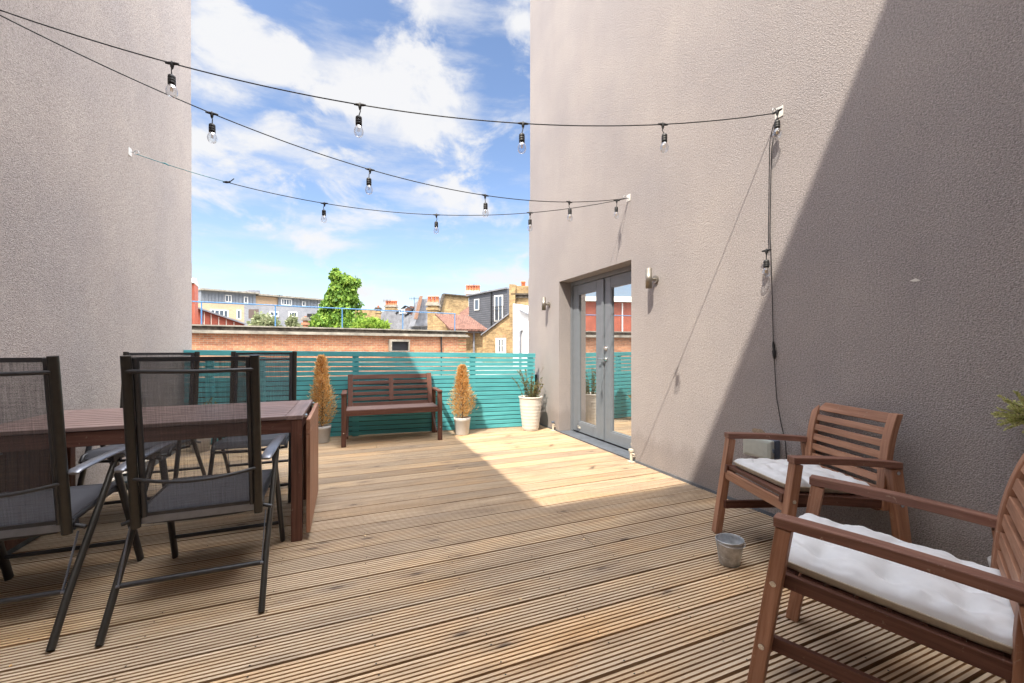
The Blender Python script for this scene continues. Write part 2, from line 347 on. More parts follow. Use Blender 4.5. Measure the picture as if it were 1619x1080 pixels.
def onwall(px, py, wx):                             # same, on a wall of constant x
    X = (px - CX) / F; u = CS * X + SN; v = -SN * X + CS; t = wx / u
    return Vector((wx, v * t, EYE + (HY - py) / F * t))

WX, LX = 2.65, -1.72                                # rendered walls right and left
GZ = -3.6                                           # street level: the deck is on the first floor

# ------------------------------------------------------------------ ground and deck
g = MB(); g.add([(-600, -600, GZ), (600, -600, GZ), (600, 900, GZ), (-600, 900, GZ)], [(0, 1, 2, 3)]); tag(g.build('ground', M['ground']), kind='structure')
random.seed(3)
d = MB(); y = -0.88; PITCH = .1602; ng = 8
while y < 5.75:
    bw = PITCH - .006; x0, x1 = LX + .012, WX - .006; dz = random.uniform(-.0012, .0008); off = random.random() * 50; shade = random.random()
    prof = []; step = bw / ng
    for k in range(ng):
        a = y + k * step; prof += [(a + .0007, -.006 if k else -.012), (a + .0030, 0), (a + step - .0048, 0), (a + step - .0022, -.006 if k < ng - 1 else -.012)]
    prof = [(y, -.03)] + prof + [(y + bw, -.03)]
    # boards butt together along their length now and then
    cuts = [x0, x1] if random.random() < .93 else [x0, random.uniform(x0 + 1.1, x1 - 1.1), x1]
    for ci in range(len(cuts) - 1):
        c0, c1 = cuts[ci], cuts[ci + 1] - (.003 if ci < len(cuts) - 2 else 0); o2 = off + ci * 7.3; sh = min(1, max(0, shade + random.uniform(-.3, .3)))
        for i in range(len(prof) - 1):
            (a, za), (b, zb) = prof[i], prof[i + 1]; top = za == 0 and zb == 0
            vs = [(c0, a, za + dz), (c1, a, za + dz), (c1, b, zb + dz), (c0, b, zb + dz)]
            d.add(vs, [(0, 1, 2, 3)], [(p[0] + o2, p[1] + o2 * .61, 0) for p in vs], 0 if top else 1, sh)
        d.add([(c0, y, -.03), (c0, y + bw, -.03), (c0, y + bw, -.004 + dz), (c0, y, -.004 + dz)], [(0, 1, 2, 3)], None, 1)
        d.add([(c1, y, -.03), (c1, y + bw, -.03), (c1, y + bw, -.004 + dz), (c1, y, -.004 + dz)], [(3, 2, 1, 0)], None, 1)
    y += PITCH
rs = random.Random(4)
for k in range(42):
    for j in range(11):
        for q in (.024, PITCH - .036):
            cx_, cy_ = LX + .16 + j * .415 + rs.uniform(-.006, .006), -.88 + k * PITCH + q + rs.uniform(-.004, .004)
            if cx_ < WX - .03 and cy_ < 5.7: d.add([(cx_ + .0036 * math.cos(a * 1.047), cy_ + .0036 * math.sin(a * 1.047), .0016) for a in range(6)], [tuple(range(6))], None, 2)
tag(d.build('deck', [M['deck'], M['groove'], simple('rusty_screw', (.05, .04, .035), .5, .5)]), kind='structure')
b = MB(); b.box((LX + .02, -.88, -.25), (WX - .01, 5.85, -.06)); tag(b.build('deck_base', M['darkstone']), kind='structure')

dl = MB(); rl_ = random.Random(77)
for _ in range(90):
    x_ = rl_.uniform(LX + .1, WX - .05); y_ = rl_.uniform(.6, 5.6) if rl_.random() < .5 else rl_.uniform(5.0, 5.5); a = rl_.uniform(0, 6.28); s_ = rl_.uniform(.004, .011); c_ = Vector((x_, y_, .0035)); d_ = Vector((math.cos(a), math.sin(a), rl_.uniform(-.1, .25))) * s_; e_ = Vector((-math.sin(a), math.cos(a), 0)) * s_ * .4
    dl.add([c_ - d_, c_ + e_, c_ + d_, c_ - e_ + Vector((0, 0, .001))], [(0, 1, 2, 3)], None, 0, rl_.random())
tag(dl.build('leaf_litter', M['thuja']), 'scattered tiny dry leaf bits lying on the deck boards', 'leaf litter', kind='stuff')
# ------------------------------------------------------------------ the three rendered blocks round the terrace
lb = empty('rendered_building', (LX, 2, GZ), label='tall pinkish grey rough-rendered building wall on the left in full shade', cat='building')
def part(mb, name, mat, root, **k):
    o = mb.build(name, mat, root, **k); o.matrix_parent_inverse = root.matrix_basis.inverted() if False else Matrix.Translation(-Vector(root.location)); return o
m = MB(); m.box((LX - 7, -.895, GZ), (LX, 6.007, 6.04)); m.box((LX - 7, 6.007, GZ), (LX - .004, 6.05, 2.15)); m.box((LX - 7, 6.007, 2.15), (LX - .002, 6.03, 3.95)); part(m, 'wall', M['render2'], lb)
m = MB(); m.box((LX, -.88, .0), (LX + .018, 5.75, .085)); part(m, 'upstand', M['membrane'], lb)
m = MB(); m.box((LX, -.88, .085), (LX + .024, 5.75, .092)); part(m, 'drip_trim', M['cream'], lb)
bb = empty('rendered_building', (0, -.9, GZ), label='tall rendered building behind the camera closing off the near end of the terrace', cat='building')
m = MB(); m.box((LX - 7, -6, GZ), (WX - .003, -.9, 7.79)); part(m, 'wall', M['render2'], bb)

rb = empty('rendered_building', (WX, 2, GZ), label='rough rendered building on the right, half in sun, with a grey glazed double door', cat='building')
DY0, DY1, DZ = 3.378, 4.884, 2.015; RY = 5.82; REC = .185
m = MB()
def wq(y0, z0, y1, z1, x=WX): m.add([(x, y0, z0), (x, y0, z1), (x, y1, z1), (x, y1, z0)], [(0, 1, 2, 3)])
TOP = 7.8; Y0 = -5
wq(Y0, GZ, DY0, TOP); wq(DY1, GZ, RY, TOP); wq(DY0, DZ, DY1, TOP); wq(DY0, GZ, DY1, -.02)
m.add([(WX, DY0, -.02), (WX, DY0, DZ), (WX + REC + .12, DY0, DZ), (WX + REC + .12, DY0, -.02)], [(0, 1, 2, 3)])
m.add([(WX, DY1, -.02), (WX, DY1, DZ), (WX + REC + .12, DY1, DZ), (WX + REC + .12, DY1, -.02)], [(3, 2, 1, 0)])
m.add([(WX, DY0, DZ), (WX, DY1, DZ), (WX + REC + .12, DY1, DZ), (WX + REC + .12, DY0, DZ)], [(0, 1, 2, 3)])
m.add([(WX, DY0, -.02), (WX, DY1, -.02), (WX + REC + .12, DY1, -.02), (WX + REC + .12, DY0, -.02)], [(3, 2, 1, 0)])
m.add([(WX + REC + .12, DY0, -.02), (WX + REC + .12, DY1, -.02), (WX + REC + .12, DY1, DZ), (WX + REC + .12, DY0, DZ)], [(0, 1, 2, 3)])
m.add([(WX, RY, GZ), (WX, RY, TOP), (WX + 8, RY, TOP), (WX + 8, RY, GZ)], [(0, 1, 2, 3)])
m.add([(WX, Y0, TOP), (WX + 8, Y0, TOP), (WX + 8, RY, TOP), (WX, RY, TOP)], [(0, 1, 2, 3)])
m.add([(WX + 8, Y0, GZ), (WX + 8, Y0, TOP), (WX + 8, RY, TOP), (WX + 8, RY, GZ)], [(0, 1, 2, 3)])
m.add([(WX, Y0, GZ), (WX, Y0, TOP), (WX + 8, Y0, TOP), (WX + 8, Y0, GZ)], [(0, 1, 2, 3)])
m.box((WX + .003, RY + .001, GZ), (WX + 8, RY + .045, 3.42)); m.box((WX + .002, RY + .046, GZ), (WX + 8, RY + .07, 2.2))
part(m, 'wall', M['render'], rb)
m = MB(); m.box((WX - .006, -.88, -.004), (WX + .0005, DY0 - .01, .022)); m.box((WX - .006, DY1 + .01, -.004), (WX + .0005, RY, .022)); part(m, 'base_flashing', M['flash'], rb)
m = MB(); m.box((WX - .008, DY0 + .01, .003), (WX + REC, DY1 - .01, .016)); part(m, 'threshold', M['flash'], rb)
XD = WX + REC
fr = MB(); fr.box((XD - .012, DY0, .017), (XD + .07, DY0 + .05, DZ - .001)); fr.box((XD - .012, DY1 - .05, .017), (XD + .07, DY1, DZ - .001)); fr.box((XD - .012, DY0 + .05, DZ - .055), (XD + .07, DY1 - .05, DZ - .001)); part(fr, 'door_frame', M['grey_door'], rb, bevel=.003)
for s_, (a, c, g0, g1) in enumerate(((DY0 + .053, 4.128, DY0 + .053 + .125, 4.128 - .14), (4.134, DY1 - .053, 4.134 + .14, DY1 - .053 - .125))):
    dr = MB(); X0, X1 = XD, XD + .055
    dr.box((X0, a, .03), (X1, g0, DZ - .06)); dr.box((X0, g1, .03), (X1, c, DZ - .06)); dr.box((X0, g0, .03), (X1, g1, .155)); dr.box((X0, g0, DZ - .06 - .115), (X1, g1, DZ - .06))
    do = part(dr, 'door', M['grey_door'], rb, bevel=.004)
    if s_ == 1: mm = MB(); mm.box((XD - .016, 4.105, .04), (XD - .001, 4.150, DZ - .07)); q = mm.build('cover_strip', M['grey_door'], do, bevel=.003); 
    bd_ = MB()
    for (p0, p1, z0, z1) in ((g0, g1, .155, .170), (g0, g1, DZ - .19, DZ - .175)): bd_.box((X0 + .004, p0 + .001, z0), (X0 + .03, p1 - .001, z1))
    bd_.box((X0 + .004, g0 + .0005, .171), (X0 + .03, g0 + .015, DZ - .191)); bd_.box((X0 + .004, g1 - .015, .171), (X0 + .03, g1 - .0005, DZ - .191)); bd_.build('glazing_bead', M['grey_door'], do)
    gm = MB(); gm.add([(X0 + .022, g0, .16), (X0 + .022, g1, .16), (X0 + .022, g1, DZ - .18), (X0 + .022, g0, DZ - .18)], [(0, 1, 2, 3)], None); gm.build('glass', M['glass'], do)
    if s_ == 0:
        h = MB(); zc = 1.12; yy = 4.07
        h.tube([(XD - .001, yy, 1.125), (XD - .010, yy, 1.125)], .026, 20); h.tube([(XD - .008, yy, 1.125), (XD - .030, yy, 1.125)], .012, 12); h.build('door_lock', M['chrome'], do)
        h = MB(); h.tube([(XD - .001, yy, 1.0), (XD - .010, yy, 1.0)], .025, 20); h.tube([(XD - .010, yy, 1.0), (XD - .045, yy, 1.0)], .010, 12); h.tube([(XD - .045, yy - .008, 1.0), (XD - .045, yy + .10, 1.0)], .009, 12)
        h.build('door_handle', M['chrome'], do)
    hk = MB(); yc = (g0 + .02) if s_ == 0 else (g1 - .05)
    hk.box((XD - .008, yc - .012, .075), (XD - .0005, yc + .012, .10)); hk.tube([(XD - .008, yc, .087), (XD - .03, yc, .087), (XD - .03, yc, .12)], .005, 8); hk.build('door_hook', M['cream'], do)
# small chips and repair marks on the render
m = MB()
for (px, py, w_) in ((1447, 443, .022),):
    c = onwall(px, py, WX - .0015); vs = [(c.x, c.y + math.cos(a) * w_ * r_, c.z + math.sin(a) * w_ * .55 * r_) for a, r_ in ((0, 1), (.8, .6), (1.7, .8), (2.6, .5), (3.4, 1), (4.4, .7), (5.4, .6))]
    m.add(vs, [tuple(range(7))])
part(m, 'render_chip', M['white'], rb)

# ------------------------------------------------------------------ teal slatted fence
FA, FB = Vector((LX, 5.76, 0)), Vector((2.545, 5.405, 0)); fd = (FB - FA).normalized(); fnr = Vector((-fd.y, fd.x, 0))
def fp(t, z, o=0): p = FA + (FB - FA) * t + fnr * o; return Vector((p.x, p.y, z))
fe = empty('slatted_fence', FA, label='teal painted horizontal-slat fence across the far end of the deck', cat='fence')
ns = 17; m = MB()
for k in range(ns):
    zl = .028 + k * (1.035 - .028) / ns; zr = .006 + k * (.985 - .006) / ns; hh = .0488
    j = random.uniform(-.0015, .0015)
    a0, a1 = fp(.0015, zl + hh / 2 + j, .009), fp(.9985, zr + hh / 2 + j, .009)
    m.bar(a0, a1, .018, hh, side=fnr)
part(m, 'slat_panel', M['teal'], fe, bevel=.0015)
m = MB(); m.bar(fp(0, 1.075, .009), fp(1, 1.018, .009), .022, .062, side=fnr); part(m, 'top_rail', M['teal'], fe, bevel=.002)
for px in (329, 412, 562, 748, 840):
    X = (px - CX) / F; u = CS * X + SN; v = -SN * X + CS; tt = FA.cross(fd).z / (Vector((u, v, 0)).cross(fd).z); pos = Vector((u, v, 0)) * tt; pr = (pos - FA).length / (FB - FA).length
    m = MB(); m.bar(fp(pr, -.05, .047), fp(pr, 1.02, .047), .075, .05, side=fd); part(m, 'post', M['teal'], fe)

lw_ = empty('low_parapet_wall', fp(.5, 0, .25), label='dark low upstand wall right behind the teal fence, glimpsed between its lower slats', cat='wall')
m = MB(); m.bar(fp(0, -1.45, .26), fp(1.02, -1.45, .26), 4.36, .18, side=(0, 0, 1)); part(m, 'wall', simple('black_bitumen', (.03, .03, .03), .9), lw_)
# ------------------------------------------------------------------ drop-leaf table
TX0, TX1, TY0, TY1, TZ = -1.655, -.235, 2.69, 3.47, .735
tb = empty('drop_leaf_table', (-.945, 3.08, 0), label='long reddish brown slatted wooden table with folded-down end leaf between the mesh chairs', cat='table')
m = MB(); ns = 10; wd = (TY1 - TY0) / ns
for k in range(ns): m.box((TX0 + .092, TY0 + k * wd + .005, TZ - .02), (TX1 - .092, TY0 + (k + 1) * wd - .005, TZ))
m.box((TX0, TY0, TZ - .022), (TX0 + .089, TY1, TZ + .001), axis=1); m.box((TX1 - .089, TY0, TZ - .022), (TX1, TY1, TZ + .001), axis=1); part(m, 'tabletop', M['browntop'], tb, bevel=.002)
m = MB(); ap = .075
for yy in (TY0 + .012, TY1 - .034): m.box((TX0 + .055, yy, TZ - .023 - ap), (TX1 - .055, yy + .022, TZ - .023))
for xx in (TX0 + .012, TX1 - .034): m.box((xx, TY0 + .055, TZ - .023 - ap), (xx + .022, TY1 - .055, TZ - .023))
part(m, 'apron', M['brown'], tb, bevel=.002)
for x_ in (TX0 + .003, TX1 - .061):
    for y_ in (TY0 + .003, TY1 - .057): m = MB(); m.box((x_, y_, .001), (x_ + .058, y_ + .054, TZ - .024)); part(m, 'leg', M['brown'], tb, bevel=.003)
for xa, xb, sg in ((TX1 + .018, TX1 + .040, 1), (TX0 - .044, TX0 - .022, -1)):
    m = MB(); zt = TZ - .025; m.box((xa, TY0 + .002, zt - .085), (xb, TY1 - .002, zt), axis=1)
    for k in range(9): q0 = TY0 + .002 + k * (TY1 - TY0 - .004) / 9; m.box((xa, q0 + .002, .045), (xb, q0 + (TY1 - TY0) / 9 - .003, zt - .088), axis=2)
    lf = part(m, 'drop_leaf', M['brownold'] if sg > 0 else M['brown'], tb, bevel=.002)
    for y_ in (TY0 + .1, TY1 - .1): xm = (TX1 + .009) if sg > 0 else TX0 - .011; h = MB(); h.tube([(xm - tb.location.x, y_ - .03 - tb.location.y, TZ - .016), (xm - tb.location.x, y_ + .03 - tb.location.y, TZ - .016)], .008, 8); q = h.build('hinge', M['chrome'], lf); q.matrix_parent_inverse = Matrix.Identity(4); q.matrix_parent_inverse = lf.matrix_parent_inverse.inverted()

# ------------------------------------------------------------------ folding chairs
def make_fold_chair(label):
    t = empty('folding_chair', (0, 0, 0), label=label, cat='chair', group='black mesh folding chairs round the table')
    hw = .22                                          # local frame: +y forward, origin between the rear feet
    top, bot = Vector((0, .10, 1.095)), Vector((0, .185, .375))
    def bk(x, z, dy=0): k = (z - bot.z) / (top.z - bot.z); p = bot.lerp(top, k); return Vector((x, p.y + dy, z))
    for s in (-1, 1):
        m = MB(); m.tube([bk(s * (hw + .004), 1.098, -.004), bk(s * (hw + .004), .37, -.004)], .0155, 14, flat=1.15); m.build('back_upright', M['champagne'], t)
    for s in (-1, 1): m = MB(); m.tube([bk(s * (hw - .022), 1.09, .010), bk(s * (hw - .022), .41, .010)], .012, 10); m.build('sling_rail', M['blackmetal'], t)
    m = MB(); nx, nz = 14, 12; vs = []; gc = []; fs = []
    for i in range(nx + 1):
        for j in range(nz + 1):
            a = i / nx * 2 - 1; z = .415 + (1.082 - .415) * j / nz; p = bk(a * (hw - .022), z, .012 + .012 * (1 - a * a)); vs.append(p); gc.append((p.x, p.z, 0))
    for i in range(nx):
        for j in range(nz): q = i * (nz + 1) + j; fs.append((q, q + nz + 1, q + nz + 2, q + 1))
    m.add(vs, fs, gc, 0, 0, True); m.build('back_sling', M['mesh'], t)
    m = MB(); m.bar(bk(-hw + .01, 1.083, .014), bk(hw - .01, 1.083, .014), .010, .018); m.build('sling_hem', M['blackmetal'], t); m = MB(); m.bar(bk(-hw + .01, .415, .014), bk(hw - .01, .415, .014), .010, .018); m.build('sling_hem', M['blackmetal'], t)
    def bow(z, amt, drop, r=.008):
        m = MB(); m.tube([bk(hw * a, z - drop * (1 - a * a), -.012 - amt * (1 - a * a)) for a in [i / 10 for i in range(-10, 11)]], r, 10); return m
    bow(1.035, .022, .004, .0085).build('back_bar', M['blackmetal'], t); bow(.585, .045, .02, .0075).build('back_bar', M['blackmetal'], t)
    m = MB(); m.bar(bk(-hw + .012, .395, .012), bk(hw - .012, .395, .012), .016, .030); m.build('hinge_rail', M['armgrey'], t)
    # seat
    m = MB(); vs = []; gc = []; fs = []; n1_, n2_ = 12, 10
    for i in range(n1_ + 1):
        for j in range(n2_ + 1):
            a = i / n1_ * 2 - 1; b_ = j / n2_; y_ = .20 + .46 * b_; z = .425 + .035 * b_ - .022 * (1 - a * a) * math.sin(math.pi * min(b_ + .12, 1)) - (.045 * ((b_ - .85) / .15) ** 2 if b_ > .85 else 0)
            vs.append((a * (hw + .0), y_, z)); gc.append((a * hw, y_, 0))
    for i in range(n1_):
        for j in range(n2_): q = i * (n2_ + 1) + j; fs.append((q, q + n2_ + 1, q + n2_ + 2, q + 1))
    m.add(vs, fs, gc, 0, 0, True); m.build('seat_sling', M['seatmesh'], t)
    for s in (-1, 1):
        m = MB(); m.tube([(s * (hw + .005), .20, .415), (s * (hw + .005), .58, .445), (s * (hw + .005), .65, .432), (s * (hw + .005), .675, .40)], .0125, 12); m.build('seat_rail', M['blackmetal'], t)
    m = MB(); m.tube([(-hw * 1, .66, .40), (0, .67, .392), (hw, .66, .40)], .010, 10); m.build('seat_crossbar', M['blackmetal'], t); m = MB(); m.tube([(hw * a, .24 + .03 * (1 - a * a), .37 - .02 * (1 - a * a)) for a in [i / 8 for i in range(-8, 9)]], .008, 8); m.build('seat_crossbar', M['blackmetal'], t)
    ox = .262
    for s in (-1, 1):
        m = MB(); m.tube([(s * (ox + .004), .0, .004), (s * ox, .12, .17), (s * (ox - .001), .455, .592)], .0125, 14, flat=1.35); m.build('rear_leg', M['champagne'], t)
        m = MB(); m.tube([(s * (ox - .006), .72, .004), (s * (ox - .022), .50, .585)], .013, 14, flat=1.75, up=(0, 1, 0)); m.build('front_leg', M['blackmetal'], t)
        m = MB(); m.tube([(s * ox, .145, .622), (s * ox, .16, .632), (s * ox, .30, .638), (s * ox, .55, .636), (s * (ox - .002), .655, .626)], .025, 16, flat=.38, radii=[.018, .025, .026, .025, .020]); m.build('armrest', M['armgrey'], t)
        m = MB(); m.bar((s * ox, .42, .612), (s * ox, .52, .606), .018, .022); m.tube([(s * (ox - .03), .475, .592), (s * (ox + .014), .475, .598)], .008, 10); m.build('arm_bracket', M['blackmetal'], t); m = MB(); m.tube([(s * hw, .165, .62), (s * ox, .165, .622)], .007, 8); m.build('arm_pin', M['blackmetal'], t)
        m = MB(); m.tube([(s * (hw - .01), .205, .405), (s * (ox + .014), .195, .385)], .0085, 10); m.tube([(s * (hw + .012), .205, .402), (s * (hw + .022), .205, .402)], .018, 12); m.build('pivot', M['blackmetal'], t)
        m = MB(); m.bar((s * (ox - .012), .20, .37), (s * (ox - .012), .10, .17), .003, .012); m.tube([(s * (ox - .016), .10, .17), (s * (ox - .006), .10, .17)], .006, 8); m.build('strut', M['armgrey'], t)
    m = MB(); m.tube([(-ox, .115, .165), (ox, .115, .165)], .010, 12); m.build('crossbar', M['blackmetal'], t)
    m = MB(); m.tube([(-ox + .01, .672, .125), (ox - .01, .672, .125)], .010, 12); m.build('crossbar', M['blackmetal'], t)
    return t
t = NT('textilene_seat'); v = t.coord('gc', (150, 150, 1)); t.base((.055, .056, .066)); t.val('Roughness', .6); t.bump(t.noise(v, 1, 3), .3, .001); M['seatmesh'] = t.m
GRP = 'black mesh folding chairs round the table'
fc = make_fold_chair('black mesh folding chair on the near side of the table, seen whole from behind')
fc.location = (-.60, 2.027, 0)
for (x, y, rz, lab) in ((-1.285, 2.065, R(-1), 'black mesh folding chair on the near side, cut by the left picture edge'),
                        (-.635, 4.10, R(180), 'black mesh folding chair beyond the table in front of the teal fence'),
                        (-1.335, 4.12, R(180), 'black mesh folding chair beyond the table nearest the left wall')):
    c = copy_tree(fc); c.location = (x, y, 0); c.rotation_euler.z = rz; c['label'] = lab

# ------------------------------------------------------------------ bench
be = empty('garden_bench', (.53, 5.26, 0), R(-1.5), label='brown slatted wooden bench with arms standing against the teal fence', cat='bench')
HW = .57
for s in (-1, 1):
    m = MB(); m.bar((s * (HW - .022), -.22, .001), (s * (HW - .022), -.20, .585), .052, .044, side=(1, 0, 0)); q = m.build('front_leg', M['brown'], be, bevel=.003)
    h = MB(); h.tube([(s * (HW - .022), -.243, .16), (s * (HW - .022), -.2395, .16)], .007, 10); h.build('bolt', M['chrome'], q)
    m = MB(); m.bar((s * (HW - .022), .25, .001), (s * (HW - .022), .225, .575), .044, .044, side=(1, 0, 0)); m.build('rear_leg', M['brown'], be, bevel=.003)
    m = MB(); m.box((s * (HW - .022) - .028, -.235, .587), (s * (HW - .022) + .028, .24, .608)); m.build('armrest', M['brown'], be, bevel=.003)
    m = MB(); m.bar((s * (HW - .06), -.19, .10), (s * (HW - .06), .20, .34), .018, .035, side=(1, 0, 0)); m.build('brace', M['brown'], be)
m = MB()
for k in range(6): m.box((-HW + .047, -.20 + k * .073, .395), (HW - .047, -.20 + k * .073 + .062, .415))
m.build('seat', M['browntop'], be, bevel=.002)
m = MB(); m.box((-HW + .046, -.235, .350), (HW - .046, -.212, .412)); m.box((-HW + .046, .21, .35), (HW - .046, .232, .394)); m.box((-HW + .046, -.21, .352), (-HW + .068, .209, .393)); m.box((HW - .068, -.21, .352), (HW - .046, .209, .393)); m.build('seat_frame', M['brown'], be, bevel=.002)
def bb_(x, z): k = (z - .40) / .39; return Vector((x, .12 + .11 * k + .02 * k * k, z))
sw = HW - .055
for x in (-sw + .03, sw - .03): br = MB(); br.bar(bb_(x, .36), bb_(x, .795), .058, .028, side=(1, 0, 0)); br.build('back_stile', M['brown'], be, bevel=.003)
br = MB(); br.bar(bb_(0, .47), bb_(0, .74), .055, .026, side=(1, 0, 0)); br.build('back_stile', M['brown'], be, bevel=.003)
m = MB()
for z, hh in ((.762, .056), (.692, .042), (.626, .042), (.560, .042), (.496, .042), (.432, .046)): p = bb_(0, z); m.bar((-sw + .061, p.y, z), (sw - .061, p.y, z), .018, hh, side=(0, 1, -.3))
m.build('back_slats', M['brown'], be, bevel=.002)

# ------------------------------------------------------------------ armchairs
def make_armchair(label):
    t = empty('slatted_armchair', label=label, cat='armchair', group='brown wooden lounge armchairs on the right')
    w2 = .30                                          # local: +y forward, origin under the middle of the arm fronts
    for s in (-1, 1):
        x = s * (w2 - .024)
        m = MB(); m.bar((x, .065, .001), (x, -.022, .575), .046, .042, side=(1, 0, 0)); lg = m.build('front_leg', M['brownold'], t, bevel=.003)
        for z in (.19, .40): yy = .065 - .087 * z / .575; h = MB(); h.tube([(s * (w2 - .0015), yy, z), (s * (w2 + .002), yy, z)], .009, 12); h.build('bolt', M['chrome'], lg)
        m = MB(); m.bar((x, -.575, .001), (x, -.505, .548), .044, .055, side=(1, 0, 0)); lg = m.build('rear_leg', M['brownold'], t, bevel=.003)
        for z in (.19, .375, .53): yy = -.575 + .07 * z / .55; h = MB(); h.tube([(s * (w2 - .0025), yy, z), (s * (w2 + .002), yy, z)], .009, 12); h.build('bolt', M['chrome'], lg)
        m = MB(); n = 12; vs = []; fs = []; gc = []; o = random.random() * 9
        for i in range(n + 1):
            a = i / n; y_ = .004 - .535 * a; z = .610 - .030 * a + .006 * math.sin(math.pi * a)
            for dx, dz_ in ((-.026, -.032), (.026, -.032), (.026, 0), (-.026, 0)): vs.append((x + dx, y_, z + dz_)); gc.append((y_ + o, dx, dz_))
        for i in range(n):
            for k in range(4): k2 = (k + 1) % 4; fs.append((i * 4 + k, i * 4 + k2, i * 4 + 4 + k2, i * 4 + 4 + k))
        fs += [(3, 2, 1, 0), (n * 4, n * 4 + 1, n * 4 + 2, n * 4 + 3)]
        m.add(vs, fs, gc); fixn(m.build('armrest', M['arm'], t, bevel=.004))
        m = MB(); m.bar((s * (w2 - .058), .035, .185), (s * (w2 - .058), -.555, .185), .020, .045, side=(1, 0, 0)); m.build('side_stretcher', M['brown'], t, bevel=.002)
    m = MB(); m.box((-w2 + .05, .005, .338), (w2 - .05, .026, .392)); m.build('front_rail', M['brownold'], t, bevel=.003)
    m = MB()
    for s in (-1, 1): m.bar((s * (w2 - .060), .03, .402), (s * (w2 - .060), -.50, .362), .022, .044, side=(1, 0, 0))
    m.bar((-w2 + .07, -.475, .345), (w2 - .07, -.475, .345), .022, .04)
    m.build('seat_frame', M['brown'], t, bevel=.002)
    m = MB()
    for k in range(7): y_ = .018 - k * .070; z = .412 - k * .0052; m.bar((-w2 + .073, y_ - .03, z), (w2 - .073, y_ - .03, z), .060, .018)
    m.build('seat_slats', M['brown'], t, bevel=.002)
    def bc(z): k = (z - .36) / .44; return -.488 - .018 * k - .050 * k * k * k
    sx = .26
    for s in (-1, 1):
        m = MB(); vs = []; fs = []; gc = []; n = 12; o = random.random() * 9
        for i in range(n + 1):
            z = .335 + (.805 - .335) * i / n; y_ = bc(z)
            for dx, dy in ((-.022, .016), (.022, .016), (.022, -.018), (-.022, -.018)): vs.append((s * (sx - .022) + dx, y_ + dy, z)); gc.append((z + o, dx, dy))
        for i in range(n):
            for k in range(4): k2 = (k + 1) % 4; fs.append((i * 4 + k, i * 4 + k2, i * 4 + 4 + k2, i * 4 + 4 + k))
        fs += [(3, 2, 1, 0), (n * 4, n * 4 + 1, n * 4 + 2, n * 4 + 3)]
        m.add(vs, fs, gc); fixn(m.build('back_stile', M['brownold'], t, bevel=.003))
    m = MB(); z = .778
    for i, hh in enumerate((.052, .036, .036, .036, .036, .036, .036)):
        y_ = bc(z); dy = bc(z + .02) - bc(z - .02); m.bar((-sx + .046, y_, z), (sx - .046, y_, z), .018, hh, side=(0, 1, -dy / .04)); z -= hh / 2 + .022 + .018
    m.build('back_slats', M['brownold'], t, bevel=.002)
    return t
ac = make_armchair('brown wooden armchair standing against the right wall behind the small zinc bucket')
A1 = (2.072, 1.588, R(160.25) - R(90)); A2 = (1.502, .991, R(112.8) - R(90))
ac.location = (A1[0], A1[1], 0); ac.rotation_euler.z = A1[2]
ac2 = copy_tree(ac); ac2.location = (A2[0], A2[1], 0); ac2.rotation_euler.z = A2[2]; ac2['label'] = 'nearest brown wooden armchair, cut by the lower right corner of the picture'

def cushion(seed, W2, D2, T, droop):
    SIDE = -1
    rnd = random.Random(seed); n = 72; vs = []; fs = []; mi = []
    tuf = [(a * W2 * .55, b_ * D2 * .55) for a in (-1, 0, 1) for b_ in (-1, 0, 1)]
    def hgt(u, v):
        e = max(0, (1 - abs(u) ** 3.2)) * max(0, (1 - abs(v) ** 3.2)); h = e ** .42
        x, y_ = u * W2, v * D2
        for (tx, ty) in tuf: h -= .45 * math.exp(-((x - tx) ** 2 + (y_ - ty) ** 2) / .0009) + .30 * math.exp(-((x - tx) ** 2 + (y_ - ty) ** 2) / .007)
        for tx in (-.55, 0, .55): h -= .10 * math.exp(-((u - tx) / .07) ** 2) * min(1, e * 2)
        for ty in (-.55, 0, .55): h -= .10 * math.exp(-((v - ty) / .07) ** 2) * min(1, e * 2)
        edge = max(abs(u), abs(v)); q = Vector((x * 9, y_ * 9, seed))
        h += .12 * mn.noise(q) * e ** .3 + .15 * mn.noise(Vector((x * 26, y_ * 26, seed + 5))) * math.exp(-((edge - .86) / .14) ** 2)
        h += .20 * mn.noise(Vector((x * 24, seed, y_ * 5))) * math.exp(-((abs(v) - .84) / .13) ** 2) + .26 * mn.noise(Vector((seed, y_ * 22, x * 5))) * (1 if u * SIDE > 0 else .25) * math.exp(-((abs(u) - .84) / .13) ** 2)
        h += .03 * mn.noise(Vector((x * 60, y_ * 60, seed + 9)))* min(1, e * 2)
        return h
    def pos(i, j, top):
        u = -1 + 2 * i / n; v = -1 + 2 * j / n; u = math.copysign(abs(u) ** .85, u); v = math.copysign(abs(v) ** .85, v)
        wob = 1 + .018 * mn.noise(Vector((u * 3, v * 3, seed)))
        # rounded corners
        cr = 1 - .045 * (abs(u) ** 6) * (abs(v) ** 6)
        x, y_ = u * W2 * wob * cr, v * D2 * wob * cr; e = max(0, (1 - abs(u) ** 4)) * max(0, (1 - abs(v) ** 4))
        z = (.026 + T * max(.02, hgt(u, v))) if top else .026 - .025 * min(1, (e * 7) ** .6)
        return (x, y_, z + droop(x, y_))
    for top in (1, 0):
        o = len(vs)
        for i in range(n + 1):
            for j in range(n + 1):
                p = pos(i, j, top)
                if i in (0, n) or j in (0, n): p = (p[0], p[1], .026 + droop(p[0], p[1]))
                vs.append(p)
        for i in range(n):
            for j in range(n):
                q = o + i * (n + 1) + j; f = (q, q + n + 1, q + n + 2, q + 1); fs.append(f if top else f[::-1]); mi.append(0 if top else 1)
    return vs, fs, mi
